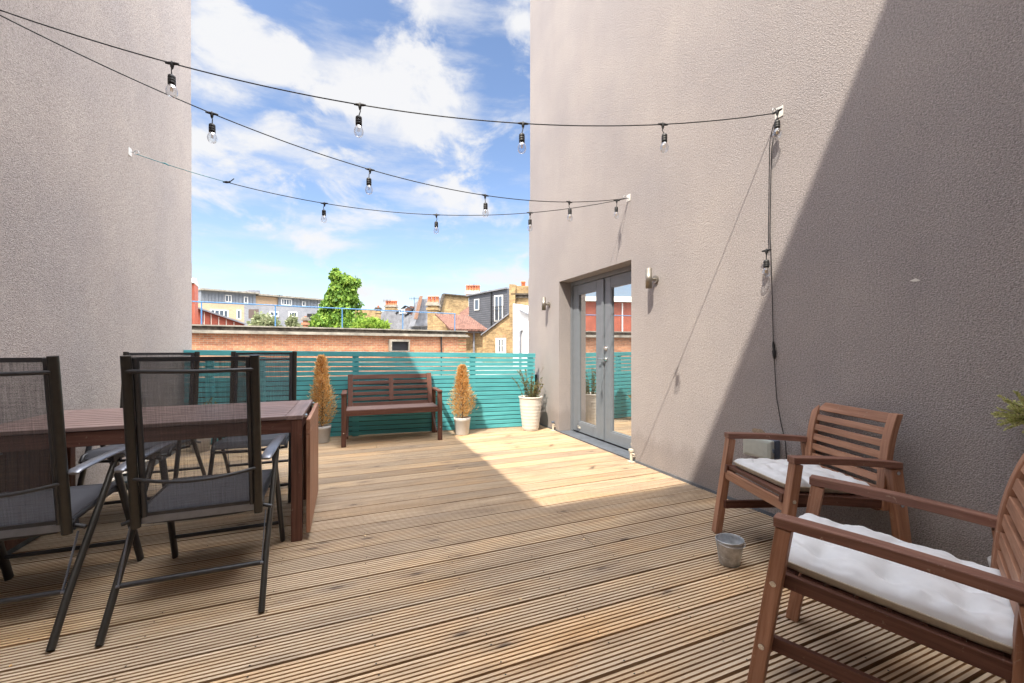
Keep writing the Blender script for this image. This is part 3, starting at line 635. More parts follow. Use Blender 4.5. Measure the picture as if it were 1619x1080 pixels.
def place_cushion(seed, A, label, dx=0, dy=0, rz=0, D2=.265, W2=.232):
    vs, fs, mi = cushion(seed, W2, D2, .060, lambda x, y_: .0)
    me = bpy.data.meshes.new('cushion'); me.from_pydata(vs, [], fs); me.materials.append(M['cushion']); me.materials.append(M['underside'])
    me.polygons.foreach_set('material_index', mi); me.polygons.foreach_set('use_smooth', [True] * len(fs)); me.update()
    o = bpy.data.objects.new('seat_cushion', me); COL.objects.link(o)
    th = A[2]; lp = Matrix.Rotation(th, 4, 'Z') @ Vector((dx, -.245 + dy, 0))
    o.location = (A[0] + lp.x, A[1] + lp.y, .409); o.rotation_mode = 'XYZ'
    o.matrix_world = Matrix.Translation((A[0] + lp.x, A[1] + lp.y, .407)) @ Matrix.Rotation(th + rz, 4, 'Z') @ Matrix.Rotation(math.atan(.0052 / .07), 4, 'X')
    pm = MB(); ring = []; n = 40                        # piping round the edge
    for k in range(4 * n):
        s_, q = divmod(k, n); q = -1 + 2 * q / n; u, v = ((q, -1), (1, q), (-q, 1), (-1, -q))[s_]
        cr = 1 - .045 * (abs(u) ** 6) * (abs(v) ** 6); ring.append((u * W2 * cr, v * D2 * cr, .026))
    ring.append(ring[0]); pm.tube(ring, .0032, 6); pm.build('piping', M['underside'], o)
    return tag(o, label, 'cushion', 'white tufted seat cushions')
place_cushion(4, A1, 'white tufted cushion on the armchair by the right wall, farther of the two', dx=.01, rz=R(3), D2=.238)
place_cushion(11, A2, 'white tufted cushion filling the nearest armchair at lower right', dy=-.005, rz=R(-1.5), D2=.285)

# ------------------------------------------------------------------ zinc bucket
bu = empty('zinc_bucket', (1.865, 1.575, 0), label='small galvanised zinc bucket standing on the deck in front of the farther armchair', cat='bucket')
m = MB(); m.lathe([(.001, .004), (.046, .004), (.047, .0), (.050, .006), (.066, .118), (.0675, .122), (.069, .127), (.0675, .131), (.0655, .128), (.064, .116), (.049, .010), (.001, .010)], seg=40, sx=1.06, sy=.94); m.build('pail', M['galv'], bu)
m = MB()
for z, r_ in ((.112, .0655), (.045, .0555)): m.lathe([(r_, z - .0015), (r_ + .0015, z), (r_, z + .0015)], seg=40, sx=1.06, sy=.94)
m.bar((-.052, -.001, .008), (-.0690, -.001, .118), .0015, .006); m.build('rim_bead', M['galv'], bu)
m = MB(); m.tube([(.0715 * math.cos(a) * 1.06, -.002 + .0715 * math.sin(a) * .94, .119 - .010 * abs(math.sin(a))) for a in [i / 12 * math.pi - math.pi for i in range(13)]], .0016, 6); m.build('handle', M['galv'], bu)

# ------------------------------------------------------------------ potted plants
def sprigs(mb, n, fn, size, seed, spread=.6, up=.5, asp=.35):
    rnd = random.Random(seed)
    for _ in range(n):
        p, out = fn(rnd); dr = (Vector(out) * spread + Vector((rnd.uniform(-1, 1), rnd.uniform(-1, 1), rnd.uniform(-1, 1))) * .5 + Vector((0, 0, up))).normalized()
        s_ = size * rnd.uniform(.6, 1.4); side = dr.cross(Vector((rnd.uniform(-1, 1), rnd.uniform(-1, 1), rnd.uniform(-1, 1)))).normalized() * s_ * asp
        p = Vector(p); q = p + dr * s_; md = p.lerp(q, .5) + dr.cross(side).normalized() * s_ * .06
        mb.add([p, md - side * .5, q, md + side * .5], [(0, 1, 2, 3)], None, 0, min(1, max(0, rnd.gauss(.5, .32))))
def thuja(loc, h, r, label, seed, hpot, rpot):
    t = empty('dried_conifer_in_pot', loc, label=label, cat='potted plant', group='dried orange conifers in pots beside the bench')
    m = MB(); m.lathe([(.001, .002), (rpot * .78, .002), (rpot * .80, .01), (rpot * .97, hpot * .80), (rpot, hpot * .82), (rpot * 1.02, hpot), (rpot * .93, hpot), (rpot * .90, hpot * .88), (.001, hpot * .88)], seg=32); m.build('pot', M['pot'], t)
    m = MB(); m.lathe([(.001, hpot * .92), (rpot * .9, hpot * .9)], seg=20); m.build('soil', M['soil'], t)
    m = MB(); m.tube([(0, 0, hpot * .8), (.01, 0, hpot + h * .4), (0, .0, hpot + h * .9)], .012, 8, radii=[.014, .009, .003]); rnd = random.Random(seed)
    for k in range(26):
        a = rnd.uniform(0, 6.28); z = hpot + h * rnd.uniform(.03, .8); rr = r * (1 - (z - hpot) / h) * .8; m.tube([(0, 0, z), (math.cos(a) * rr * .6, math.sin(a) * rr * .6, z + rr * .8)], .003, 5)
    m.build('stem', M['bark'], t)
    m = MB(); ph = [rnd.uniform(0, 6.28) for _ in range(6)]
    def fn(g):
        k = g.random() ** .8; a = g.uniform(0, 6.28); prof = min(1.0, .62 + k * 2.4) * (1 - k) ** .55 if k > .0 else .3
        lump = 1 + .22 * math.sin(a * 2 + ph[0] + k * 9) + .16 * math.sin(a * 5 + ph[1] - k * 17)
        rr = r * prof * lump * (g.random() ** .6) * (1.0 + (.28 if g.random() < .12 else 0)); z = hpot + h * k * .96
        return (rr * math.cos(a), rr * math.sin(a), z), (math.cos(a), math.sin(a), .4)
    sprigs(m, 6500, fn, .034, seed, .9, .35, .20); m.build('foliage', M['thuja'], t)
    return t
thuja((-.27, 5.43, 0), .86, .142, 'dried orange conifer in a grey pot between the table end and the bench', 5, .20, .105)
thuja((1.41, 5.24, 0), .70, .150, 'dried orange conifer in a pale pot, sunlit, right of the bench', 8, .225, .108)

tp = empty('tall_potted_plant', (2.36, 5.17, 0), label='scraggly half-dead plant in a tall ivory ribbed pot in the sunny corner', cat='potted plant')
m = MB(); prof = [(.001, .002), (.104, .002)]
for k in range(40): z = .01 + k * .43 / 39; r_ = .105 + .052 * (z / .44) ** .8; prof.append((r_ + (.0025 if (k // 2) % 2 else 0) * (1 if z < .36 else 0), z))
prof += [(.164, .445), (.166, .462), (.158, .464), (.152, .44), (.148, .42)]; m.lathe(prof, seg=48); m.build('pot', M['pot_white'], tp)
m = MB(); m.lathe([(.001, .425), (.15, .42)], seg=24); m.build('soil', M['soil'], tp)
m = MB(); lf = MB(); rnd = random.Random(12)
for k in range(26):
    a = rnd.uniform(0, 6.28); r0 = rnd.uniform(.01, .11); ln = rnd.uniform(.18, .46); lean = rnd.uniform(.02, .17)
    pts = [Vector((r0 * math.cos(a), r0 * math.sin(a), .42)) + Vector((math.cos(a) * lean * q * q, math.sin(a) * lean * q * q, ln * q)) for q in (0, .25, .5, .75, 1)]
    m.tube(pts, .003, 6, radii=[.0024, .002, .0017, .0014, .001])
    def fn(g, pts=pts): q = g.random() * 3.99; i = int(q); return pts[i].lerp(pts[i + 1], q - i), (math.cos(a + g.uniform(-2, 2)), math.sin(a + g.uniform(-2, 2)), .2)
    sprigs(lf, 80 if k % 3 else 14, fn, .024, 100 + k, .9, .1, .5)
m.build('stems', M['bark'], tp); lf.build('leaves', M['dryleaf'], tp)

gp = empty('leafy_plant_in_pot', (-1.47, 5.44, 0), label='small green plant in a round grey pot at the fence corner behind the mesh chairs', cat='potted plant')
m = MB(); m.lathe([(.001, .002), (.075, .002), (.098, .17), (.103, .19), (.094, .19), (.09, .16), (.001, .16)], seg=32); m.build('pot', M['pot'], gp)
m = MB(); lf = MB(); rnd = random.Random(21)
for k in range(14):
    a = rnd.uniform(0, 6.28); ln = rnd.uniform(.15, .42); lean = rnd.uniform(.02, .14)
    pts = [Vector((math.cos(a) * (.02 + lean * q * q), math.sin(a) * (.02 + lean * q * q), .16 + ln * q)) for q in (0, .25, .5, .75, 1)]; m.tube(pts, .003, 6)
    def fn(g, pts=pts): q = g.random() * 3.99; i = int(q); return pts[i].lerp(pts[i + 1], q - i), (math.cos(a + g.uniform(-2, 2)), math.sin(a + g.uniform(-2, 2)), .2)
    sprigs(lf, 46, fn, .045, 300 + k, .9, .3, .4)
m.build('stems', M['bark'], gp); lf.build('leaves', M['leaf_olive'], gp)

cp = W(1634, 661, 1.63)
wp = empty('clipped_shrub_in_pot', (cp.x, cp.y, 0), label='pale green bushy potted shrub at the right picture edge above the nearest armchair', cat='potted plant')
m = MB(); m.lathe([(.001, .002), (.085, .002), (.115, .22), (.12, .25), (.11, .25), (.105, .2), (.001, .2)], seg=32); m.build('pot', M['pot'], wp)
m = MB(); m.tube([(0, 0, .2), (.008, .004, .5), (0, 0, cp.z)], .008, 8); rnd = random.Random(2)
ends = []
for k in range(110):
    dr = Vector((rnd.uniform(-1, 1), rnd.uniform(-1, 1), rnd.uniform(-.5, .9))).normalized(); e = Vector((0, 0, cp.z)) + dr * .098 * rnd.uniform(.6, 1.15); ends.append(e); m.tube([(0, 0, cp.z - .05), Vector((0, 0, cp.z)).lerp(e, .5) + Vector((0, 0, .01)), e], .0008, 5)
m.build('stem', M['bark'], wp)
m = MB()
def fn(g): e = g.choice(ends); c = Vector((0, 0, cp.z)); p = c.lerp(e, g.uniform(.35, 1.05)); o = (p - c).normalized(); return p, (o.x, o.y, o.z)
sprigs(m, 9000, fn, .011, 31, .7, .2, .45); m.build('foliage', M['greyleaf'], wp)

# ------------------------------------------------------------------ wall lamps, socket box, door stays
def lamp(y, z, label):
    t = empty('wall_lamp', (WX, y, z), label=label, cat='wall lamp', group='steel up-down wall lamps')
    m = MB(); m.lathe([(.026, -.088), (.029, -.09), (.029, .09), (.026, .088), (.026, -.088)], c=(-.085, 0, 0), seg=32); m.lathe([(.001, -.07), (.028, -.07)], c=(-.085, 0, 0), seg=20); m.lathe([(.001, .075), (.028, .075)], c=(-.085, 0, 0), seg=20); m.build('lamp_tube', M['steel'], t)
    m = MB(); m.tube([(-.001, 0, -.005), (-.018, 0, -.005)], .036, 24); m.tube([(-.018, 0, -.005), (-.056, 0, -.005)], .013, 14); m.build('mount', M['steel'], t)
    return t
lamp(3.02, 1.765, 'steel cylinder wall lamp right of the double door, the larger looking one'); lamp(5.17, 1.745, 'steel cylinder wall lamp left of the double door, near the far wall corner')
c = onwall(1203, 707, WX - .05)
jb = empty('outdoor_socket_box', (WX, c.y, c.z), label='grey weatherproof socket box low on the right wall behind the farther armchair', cat='socket box')
m = MB(); m.box((-.055, -.10, -.062), (-.001, .10, .062)); m.build('back_box', M['boxdark'], jb, bevel=.006)
m = MB(); m.box((-.095, -.102, -.064), (-.056, .102, .064)); lid = m.build('lid', M['boxgrey'], jb, bevel=.008)
m = MB(); m.box((-.0985, -.085, -.048), (-.0952, .085, .050)); m.build('lid_panel', M['boxgrey'], lid, bevel=.001)
m = MB(); m.box((-.08, -.112, -.012), (-.06, -.1025, .012)); m.box((-.08, .1025, -.012), (-.06, .112, .012)); m.build('latch', M['boxdark'], jb)
# stain of old foam round the box
tm = simple('ochre_stain', (.36, .27, .19), .95, 0, .3, 70, bump=1.0); rnd = random.Random(5)
for (dy, dz, rr) in ((.05, .085, .055), (-.04, -.078, .055)):
    vs = [(WX - .0012, c.y + dy + rr * math.cos(a) * rnd.uniform(.6, 1.2), c.z + dz + rr * .5 * math.sin(a) * rnd.uniform(.6, 1.2)) for a in [i * 6.283 / 14 for i in range(14)]]; m = MB(); m.add(vs, [tuple(range(14))]); part(m, 'stain', tm, rb)
def stay(y, label):
    t = empty('door_stay', (WX, y, 0), label=label, cat='door stay', group='cream metal door stays on the deck beside the doors')
    m = MB(); m.box((-.05, -.035, .001), (-.003, .035, .006)); m.build('base_plate', M['cream'], t)
    m = MB(); m.bar((-.028, 0, .006), (-.028, 0, .10), .016, .022); m.bar((-.028, -.05, .085), (-.028, .03, .085), .010, .012); m.tube([(-.028, -.03, .06), (-.006, -.03, .06)], .006, 8); m.build('post', M['cream'], t, bevel=.002)
    m = MB(); m.box((-.045, -.02, .102), (-.015, .02, .128)); m.build('catch', M['cream'] if y < 4 else M['boxdark'], t, bevel=.003)
stay(DY0 - .035, 'cream door stay on the deck at the near jamb of the double door'); stay(DY1 + .12, 'door stay with dark catch on the deck at the far jamb of the double door')

# ------------------------------------------------------------------ festoon lights
L1 = onwall(205, 240, LX); L2 = onwall(-51, -2, LX); R1 = onwall(1232, 178, WX); R2 = onwall(994, 313, WX)
def bracket(p, s, label):
    t = empty('wall_bracket', p, label=label, cat='bracket', group='white cable brackets on the walls')
    m = MB(); m.box((min(0, s * .004), -.028, -.034), (max(0, s * .004), .028, .034)); m.build('plate', M['white'], t, bevel=.001)
    m = MB(); m.tube([(s * .004, 0, 0), (s * .03, 0, 0)] + [(s * (.047 - .017 * math.cos(a)), 0, .017 * math.sin(a)) for a in [k * .5 for k in range(0, 13)]], .003, 8); m.build('ring_hook', M['galv'], t)
bracket(L1, 1, 'white cable bracket on the left wall, end of the turquoise rope'); bracket(L2, 1, 'white cable bracket on the left wall just outside the picture, where two cables meet')
bracket(R1, -1, 'nearer and higher white cable bracket on the right wall, beside the shadow edge'); bracket(R2, -1, 'white cable bracket on the right wall above the near edge of the double door')
def cable_pt(A, B, px, py):                          # a point of a hanging cable: on the vertical plane through its two ends
    X = (px - CX) / F; u = CS * X + SN; v = -SN * X + CS; d_ = Vector((B.x - A.x, B.y - A.y, 0)); r_ = Vector((u, v, 0)); a_ = Vector((A.x, A.y, 0))
    t_ = a_.cross(d_).z / r_.cross(d_).z
    return Vector((u * t_, v * t_, EYE + (HY - py) / F * t_))
def cat(A, B, pts):
    """least-squares sag through the measured points; returns a function of the fraction along the span"""
    num = den = 0; d_ = Vector((B.x - A.x, B.y - A.y))
    for p in pts:
        s_ = ((p.x - A.x) * d_.x + (p.y - A.y) * d_.y) / d_.length_squared; ch = A.z + (B.z - A.z) * s_; q = 4 * s_ * (1 - s_); num += (ch - p.z) * q; den += q * q
    sag = num / den
    def f_(s_): p = A.lerp(B, s_); return Vector((p.x, p.y, p.z - sag * 4 * s_ * (1 - s_)))
    return f_
def festoon(A, B, obs, label, s0=.0, s1=1.0):
    P_ = [cable_pt(A, B, *o) for o in obs]; f_ = cat(A, B, P_); o = empty('festoon_string', A, label=label, cat='string lights', group='festoon light strings')
    m = MB(); K = 60; m.tube([f_(s0 + (s1 - s0) * k / K) for k in range(K + 1)], .0034, 8); part(m, 'cable', M['cable'], o)
    out = []
    d_ = Vector((B.x - A.x, B.y - A.y))
    for p in P_:
        s_ = ((p.x - A.x) * d_.x + (p.y - A.y) * d_.y) / d_.length_squared; out.append(f_(s_))
    return o, f_, out, d_.normalized()
rnd = random.Random(9)
bulb_proto = {}
def pendant(p, dirn, root):
    x = Vector((dirn.x, dirn.y, 0)); lean = Vector((rnd.uniform(-.008, .008), rnd.uniform(-.008, .008), 0)); q = p + Vector((0, 0, -.062)) + lean
    m = MB(); m.tube([p - x * .032, p - x * .018, p, p + x * .018, p + x * .032], .007, 10, radii=[.0045, .007, .009, .007, .0045]); m.tube([p + Vector((0, 0, .012)), p, p - Vector((0, 0, .018)), p - Vector((0, 0, .030))], .006, 10, radii=[.003, .010, .008, .004])
    m.tube([p - Vector((0, 0, .02)), p.lerp(q, .6) + Vector((lean.y, lean.x, 0)), q], .0028, 8); dr = part(m, 'drop_cable', M['cable'], root)
    m = MB(); m.lathe([(.001, .0), (.010, 0), (.0165, -.006), (.0175, -.02), (.016, -.022), (.0175, -.024), (.0175, -.034), (.016, -.036), (.0175, -.038), (.017, -.052), (.001, -.052)], c=tuple(q), seg=20); part(m, 'lampholder', M['socket'], root)
    m = MB(); m.lathe([(.013, -.051), (.0165, -.057), (.023, -.072), (.026, -.085), (.0245, -.099), (.018, -.111), (.008, -.117), (.001, -.118)], c=tuple(q), seg=24); b_ = part(m, 'bulb', M['bulb'], root)
    m = MB(); m.tube([q + Vector((0, 0, -.052)), q + Vector((0, 0, -.060))], .006, 8)
    for a in range(4): m.tube([q + Vector((.004 * math.cos(a * 1.57), .004 * math.sin(a * 1.57), -.058)), q + Vector((.006 * math.cos(a * 1.57), .006 * math.sin(a * 1.57), -.088))], .0011, 5)
    part(m, 'filament', M['filament'], root)
s1_, f1, p1, d1 = festoon(L2, R1, [(272, 97), (569, 165), (827, 197), (1048, 198)], 'highest black festoon cable with clear bulbs, ending at the nearer right wall bracket')
for p in p1: pendant(p, d1, s1_)
s2_, f2, p2, d2 = festoon(L2, R2, [(335, 177), (585, 268), (767, 310), (900, 320)], 'middle black festoon cable with clear bulbs, crossing from upper left to above the door')
for p in p2: pendant(p, d2, s2_)
s3_, f3, p3, d3 = festoon(L1, R2, [(513, 320), (690, 340), (838, 338), (975, 317)], 'lowest festoon cable with small bulbs, tied by turquoise rope to the left wall', s0=.17)
for p in p3: pendant(p, d3, s3_)
m = MB(); m.tube([f3(.012 + .16 * k / 14) for k in range(15)], .0026, 6); p = f3(.06); m.tube([p + Vector((-.02, 0, .006)), p + Vector((.0, 0, .004)), p + Vector((.02, 0, -.004)), p + Vector((.028, 0, -.014))], .007, 6, radii=[.003, .006, .005, .002]); part(m, 'rope', M['rope'], s3_)
p = f3(.17); m = MB(); m.tube([p - d3.to_3d() * .03, p, p + d3.to_3d() * .03], .010, 8, radii=[.006, .011, .006]); m.tube([p, p + d3.to_3d() * .035 + Vector((0, 0, .012)), p + d3.to_3d() * .06 + Vector((0, 0, .035))], .0045, 6); part(m, 'knot', M['cable'], s3_)
# tail that drops down the right wall
tail = empty('festoon_tail', R1, label='festoon cable tail hanging down the right wall with two bulbs and a plug joint', cat='cable')
def wl(px, py, off=.012): return onwall(px, py, WX - off)
m = MB(); m.tube([wl(1229, 186, .035), wl(1222, 200, .03), wl(1217, 225), wl(1216, 300), wl(1215, 370), wl(1216, 398)], .0024, 8); m.tube([wl(1231, 186, .03), wl(1225, 203, .03), wl(1220, 235), wl(1218.5, 300), wl(1217.5, 370), wl(1219, 402), wl(1221, 470), wl(1222.5, 540), wl(1226, 600), wl(1228, 630), wl(1235, 670), wl(1242, 700), wl(1244, 735)], .0026, 8); part(m, 'cable', M['cable'], tail)
m = MB(); a = wl(1222.5, 540); b_ = wl(1224.5, 568); m.tube([a, a.lerp(b_, .2), a.lerp(b_, .45), a.lerp(b_, .55), a.lerp(b_, .8), b_], .01, 10, radii=[.005, .009, .008, .012, .010, .005]); part(m, 'plug_joint', M['cable'], tail)
pendant(onwall(1229, 181, WX - .055) + Vector((0, 0, .02)), Vector((0, 1)), tail)
q = wl(1212, 396, .045); pendant(q, Vector((0, 1)), tail)

# ------------------------------------------------------------------ neighbours
class Pl:                                            # an upright wall plane through two bearings at given distances
    def __init__(s, px1, Z1, px2, Z2):
        a = W(px1, HY, Z1); b_ = W(px2, HY, Z2); s.a = Vector((a.x, a.y, 0)); s.d = Vector((b_.x - a.x, b_.y - a.y, 0)).normalized(); n_ = Vector((-s.d.y, s.d.x, 0)); s.n = n_ if n_.dot(s.a) > 0 else -n_
    def hit(s, px, py):
        X = (px - CX) / F; r_ = Vector((CS * X + SN, -SN * X + CS, 0)); t_ = s.a.cross(s.d).z / r_.cross(s.d).z; p = r_ * t_; return (p - s.a).dot(s.d), EYE + (HY - py) / F * t_
    def P(s, h, z, off=0): p = s.a + s.d * h + s.n * off; return Vector((p.x, p.y, z))
    def poly(s, mb, pts, off=0.0, th=.3, mi=0, metric=False):
        hz = pts if metric else [s.hit(*p) for p in pts]; n = len(hz)
        ar = sum(hz[i][0] * hz[(i + 1) % n][1] - hz[(i + 1) % n][0] * hz[i][1] for i in range(n))
        if ar < 0: hz = hz[::-1]
        fr_ = [s.P(h, z, off) for h, z in hz]; bk_ = [s.P(h, z, off + th) for h, z in hz]
        mb.add(fr_, [tuple(range(n))], [(h, z, 0) for h, z in hz], mi); mb.add(bk_, [tuple(range(n))[::-1]], [(h, z, 0) for h, z in hz], mi)
        for i in range(n):
            j = (i + 1) % n; (h0, z0), (h1, z1) = hz[i], hz[j]; ln = math.hypot(h1 - h0, z1 - z0)
            if abs(h1 - h0) < .02: g_ = [(h0, z0, 0), (h0, z1, 0), (h0 + th, z1, 0), (h0 + th, z0, 0)]
            else: g_ = [(h0, 0, 0), (h1, 0, 0), (h1, th, 0), (h0, th, 0)]
            mb.add([fr_[i], fr_[j], bk_[j], bk_[i]], [(3, 2, 1, 0)], g_, mi)
    def rect(s, mb, x0, y0, x1, y1, **k): s.poly(mb, [(x0, y1), (x1, y1), (x1, y0), (x0, y0)], **k)
def window(pl, root, x0, y0, x1, y1, frame=M['white'], pane=M['pane'], bars=1, fw=.07, off=0, name='window', parent=None, hb=0):
    (h0, z1) = pl.hit(x0, y0); (h1, z0) = pl.hit(x1, y1); m = MB()
    R_ = lambda a, b_, c_, d_: pl.poly(m, [(a, b_), (c_, b_), (c_, d_), (a, d_)], off=off - .05, th=.048, metric=True)
    R_(h0, z0, h0 + fw, z1); R_(h1 - fw, z0, h1, z1); R_(h0 + fw, z0, h1 - fw, z0 + fw); R_(h0 + fw, z1 - fw, h1 - fw, z1)
    for k in range(bars): c_ = h0 + (h1 - h0) * (k + 1) / (bars + 1); R_(c_ - fw * .35, z0 + fw, c_ + fw * .35, z1 - fw)
    for k in range(hb):
        c_ = z0 + (z1 - z0) * (k + 1) / (hb + 1)
        for q in range(bars + 1): R_(h0 + (h1 - h0) * q / (bars + 1) + fw, c_ - fw * .3, h0 + (h1 - h0) * (q + 1) / (bars + 1) - fw * .4, c_ + fw * .3)
    f_ = part(m, name, frame, root); m = MB(); pl.poly(m, [(h0 + fw * .5, z0 + fw * .5), (h1 - fw * .5, z0 + fw * .5), (h1 - fw * .5, z1 - fw * .5), (h0 + fw * .5, z1 - fw * .5)], off=off - .02, th=.016, metric=True)
    o = m.build('pane', pane, f_); o.matrix_parent_inverse = Matrix.Identity(4); return f_
def bld(name, px, Z, label, cat='house', group=None): p = W(px, HY, Z); return empty(name, (p.x, p.y, GZ), label=label, cat=cat, group=group)
def pp(mb, name, mat, root, parent=None): return part(mb, name, mat, root)

# brick parapet building with blue rail
ZP = lambda px: 18 * 1266 / (1866 - px)
pl = Pl(303, ZP(303), 737, ZP(737)); ho, _ = pl.hit(-300, 500); he, _ = pl.hit(737, 500)
br_ = bld('brick_building', 520, 17, 'long low orange brick wall with stone coping just beyond the teal fence', 'building')
m = MB(); pl.poly(m, [(ho, GZ), (he, GZ), (he, 1.655), (ho, 1.655)], th=9, metric=True); pp(m, 'wall', M['brick_red'], br_)
m = MB(); pl.poly(m, [(ho, 1.655), (he + .12, 1.655), (he + .12, 1.70), (ho, 1.70)], off=-.16, th=9.3, metric=True); pl.poly(m, [(ho, 1.701), (he + .06, 1.701), (he + .06, 1.77), (ho, 1.77)], off=-.10, th=9.2, metric=True); pp(m, 'stone_ledge', M['concrete'], br_)
m = MB(); pl.poly(m, [(ho, 1.771), (he - .01, 1.771), (he - .01, 1.915), (ho, 1.915)], off=.02, th=9, metric=True); pp(m, 'parapet_band', M['darkstone'], br_)
m = MB(); pl.poly(m, [(ho, 1.916), (he + .05, 1.916), (he + .05, 1.965), (ho, 1.965)], off=-.05, th=9.1, metric=True); pp(m, 'coping', M['concrete'], br_)
m = MB(); hq, _ = pl.hit(697, 520); m.tube([pl.P(hq, GZ, -.06), pl.P(hq, 1.9, -.06)], .035, 8); pp(m, 'downpipe', M['cable'], br_)
m = MB(); h0, _ = pl.hit(729, 540); 
for k in range(34):
    if k % 2: pl.poly(m, [(he - .42, -.9 + k * .075), (he - .01, -.9 + k * .075), (he - .01, -.825 + k * .075), (he - .42, -.825 + k * .075)], off=-.006, th=.01, metric=True)
pp(m, 'brick_quoin', M['brick_yellow'], br_)
rl = bld('blue_handrail', 520, 17, 'thin blue metal guard rail standing on top of the brick parapet', 'railing'); m = MB()
hr, _ = pl.hit(724, 495); zt = 2.80
m.tube([pl.P(ho, zt, .3), pl.P(hr, zt, .3)], .021, 8); pp(m, 'top_rail', M['blue'], rl)
posts = [317, 435.7, 543, 640, 723]
hs = [pl.hit(p, 500)[0] for p in posts] + [pl.hit(317, 500)[0] - 3.4 * k for k in range(1, 4)]
for h in hs: m = MB(); m.tube([pl.P(h, 1.95, .3), pl.P(h, zt, .3)], .024, 8); pp(m, 'post', M['blue'], rl)
vt = bld('roof_vent', 628, 17.5, 'small grey box vent with dark opening on the orange brick wall above the fence', 'vent')
m = MB(); a0, zt_ = pl.hit(614, 537); a1, zb_ = pl.hit(643, 555.5)
for q in ((a0, zb_, a0 + .04, zt_), (a1 - .04, zb_, a1, zt_), (a0 + .04, zt_ - .09, a1 - .04, zt_), (a0 + .04, zb_, a1 - .04, zb_ + .03)): pl.poly(m, [(q[0], q[1]), (q[2], q[1]), (q[2], q[3]), (q[0], q[3])], off=-.45, th=.44, metric=True)
pp(m, 'hood', M['concrete'], vt); m = MB(); pl.poly(m, [(a0 + .041, zb_ + .031), (a1 - .041, zb_ + .031), (a1 - .041, zt_ - .091), (a0 + .041, zt_ - .091)], off=-.3, th=.1, metric=True); pp(m, 'louvre', M['blackmetal'], vt)

# red clad building at the left
pr_ = Pl(303, 21.6, 311, 22.0); pr_.d = pl.d; pr_.n = pl.n; p_ = W(307.5, HY, 22); pr_.a = Vector((p_.x, p_.y, 0))
rd = bld('red_building', 300, 22, 'rust red clad building edge peeping out past the left wall beyond the brick parapet', 'building')
m = MB(); pr_.poly(m, [(-26, GZ), (0, GZ), (0, 4.55), (-26, 4.55)], th=1.6, metric=True); pp(m, 'wall', M['red_clad'], rd)
m = MB()
for k in range(13): h = -.15 - k * 2.0; pr_.poly(m, [(h - .09, 1.0), (h, 1.0), (h, 4.5), (h - .09, 4.5)], off=-.06, th=.055, metric=True)
pp(m, 'mullion', M['white_wall'], rd)
m = MB(); a = [pr_.P(-26, 4.56, -.4), pr_.P(0, 4.56, -.4), pr_.P(0, 4.95, .8), pr_.P(-26, 5.6, .8), pr_.P(-26, 4.60, 1.9), pr_.P(0, 4.60, 1.9)]
m.add(a, [(0, 1, 2, 3), (3, 2, 5, 4), (1, 5, 2), (0, 3, 4)]); pp(m, 'roof', simple('cream_sheet_roof', (.62, .56, .46), .6, 0, .12, .6), rd)
lr = bld('red_shed', 345, 24, 'low red clad lean-to with sloping roof edge behind the parapet, left of the yellow block', 'shed')
pq = Pl(303, 24, 390, 26); m = MB(); pq.poly(m, [(303, 486), (311.5, 488), (386, 513), (386, 530), (303, 530)], th=3); pp(m, 'wall', M['red_clad'], lr)
m = MB()
for x, y_ in ((322, 492), (333, 496), (345, 500), (357, 504), (369, 508)): pq.poly(m, [(x, y_ + 1), (x + 1.2, y_ + 1.4), (x + 1.2, 530), (x, 530)], off=-.05, th=.045)
pp(m, 'mullion', M['cream'], lr); m = MB(); pq.poly(m, [(303, 483.5), (311.5, 485.5), (387, 511), (387, 513.5), (311.5, 488), (303, 486)], off=-.2, th=3.4); pp(m, 'roof', M['slate'], lr)

# modern apartment block
pm_ = Pl(317, 62, 515, 78)
ap_ = bld('apartment_block', 415, 70, 'modern grey and yellow brick apartment block with zinc-clad top floor, far left', 'building')
m = MB(); pm_.poly(m, [(319, 479), (386, 482), (386, 560), (319, 560)], th=12); pp(m, 'yellow_wall', M['brick_buff'], ap_)
m = MB(); pm_.poly(m, [(386.1, 482), (507, 488), (507, 560), (386.1, 560)], th=12); pp(m, 'grey_wall', M['brick_grey'], ap_)
m = MB(); pm_.poly(m, [(320, 458.5), (407, 463.5), (407, 483), (320, 478.5)], off=.6, th=11); pm_.poly(m, [(443, 468), (514, 475), (514, 488.2), (443, 485)], off=.6, th=11)
for k in range(36):
    x = 321 + k * 5.4
    if x < 405 or 465 < x < 512: y0_ = 458.8 + (x - 320) * .083; y1_ = 478 + (x - 320) * .0515; pm_.poly(m, [(x, y0_ + .6), (x + .5, y0_ + .6), (x + .5, y1_), (x, y1_)], off=.5, th=.09)
pp(m, 'zinc_storey', M['grey_clad'], ap_)
m = MB(); pm_.poly(m, [(407.1, 467), (442.9, 470), (442.9, 485), (407.1, 483)], off=.9, th=10); pp(m, 'brick_infill', M['brick_buff'], ap_)
m = MB(); pm_.poly(m, [(318, 455.6), (409, 463), (409, 465), (318, 458.4)], off=-.3, th=12.5); pm_.poly(m, [(409, 464), (468, 469), (468, 471.5), (409, 466.6)], off=0, th=12.2); pm_.poly(m, [(468, 469.3), (515, 473.2), (515, 475.4), (468, 471.6)], off=-.3, th=12.5); pp(m, 'eaves', M['concrete'], ap_)
m = MB(); pm_.poly(m, [(407.5, 456), (424, 457), (424, 466), (407.5, 464.5)], off=3, th=4); pm_.poly(m, [(424.1, 462), (428, 462.4), (428, 467), (424.1, 466.5)], off=3, th=3); pp(m, 'roof_plant', M['slate'], ap_)
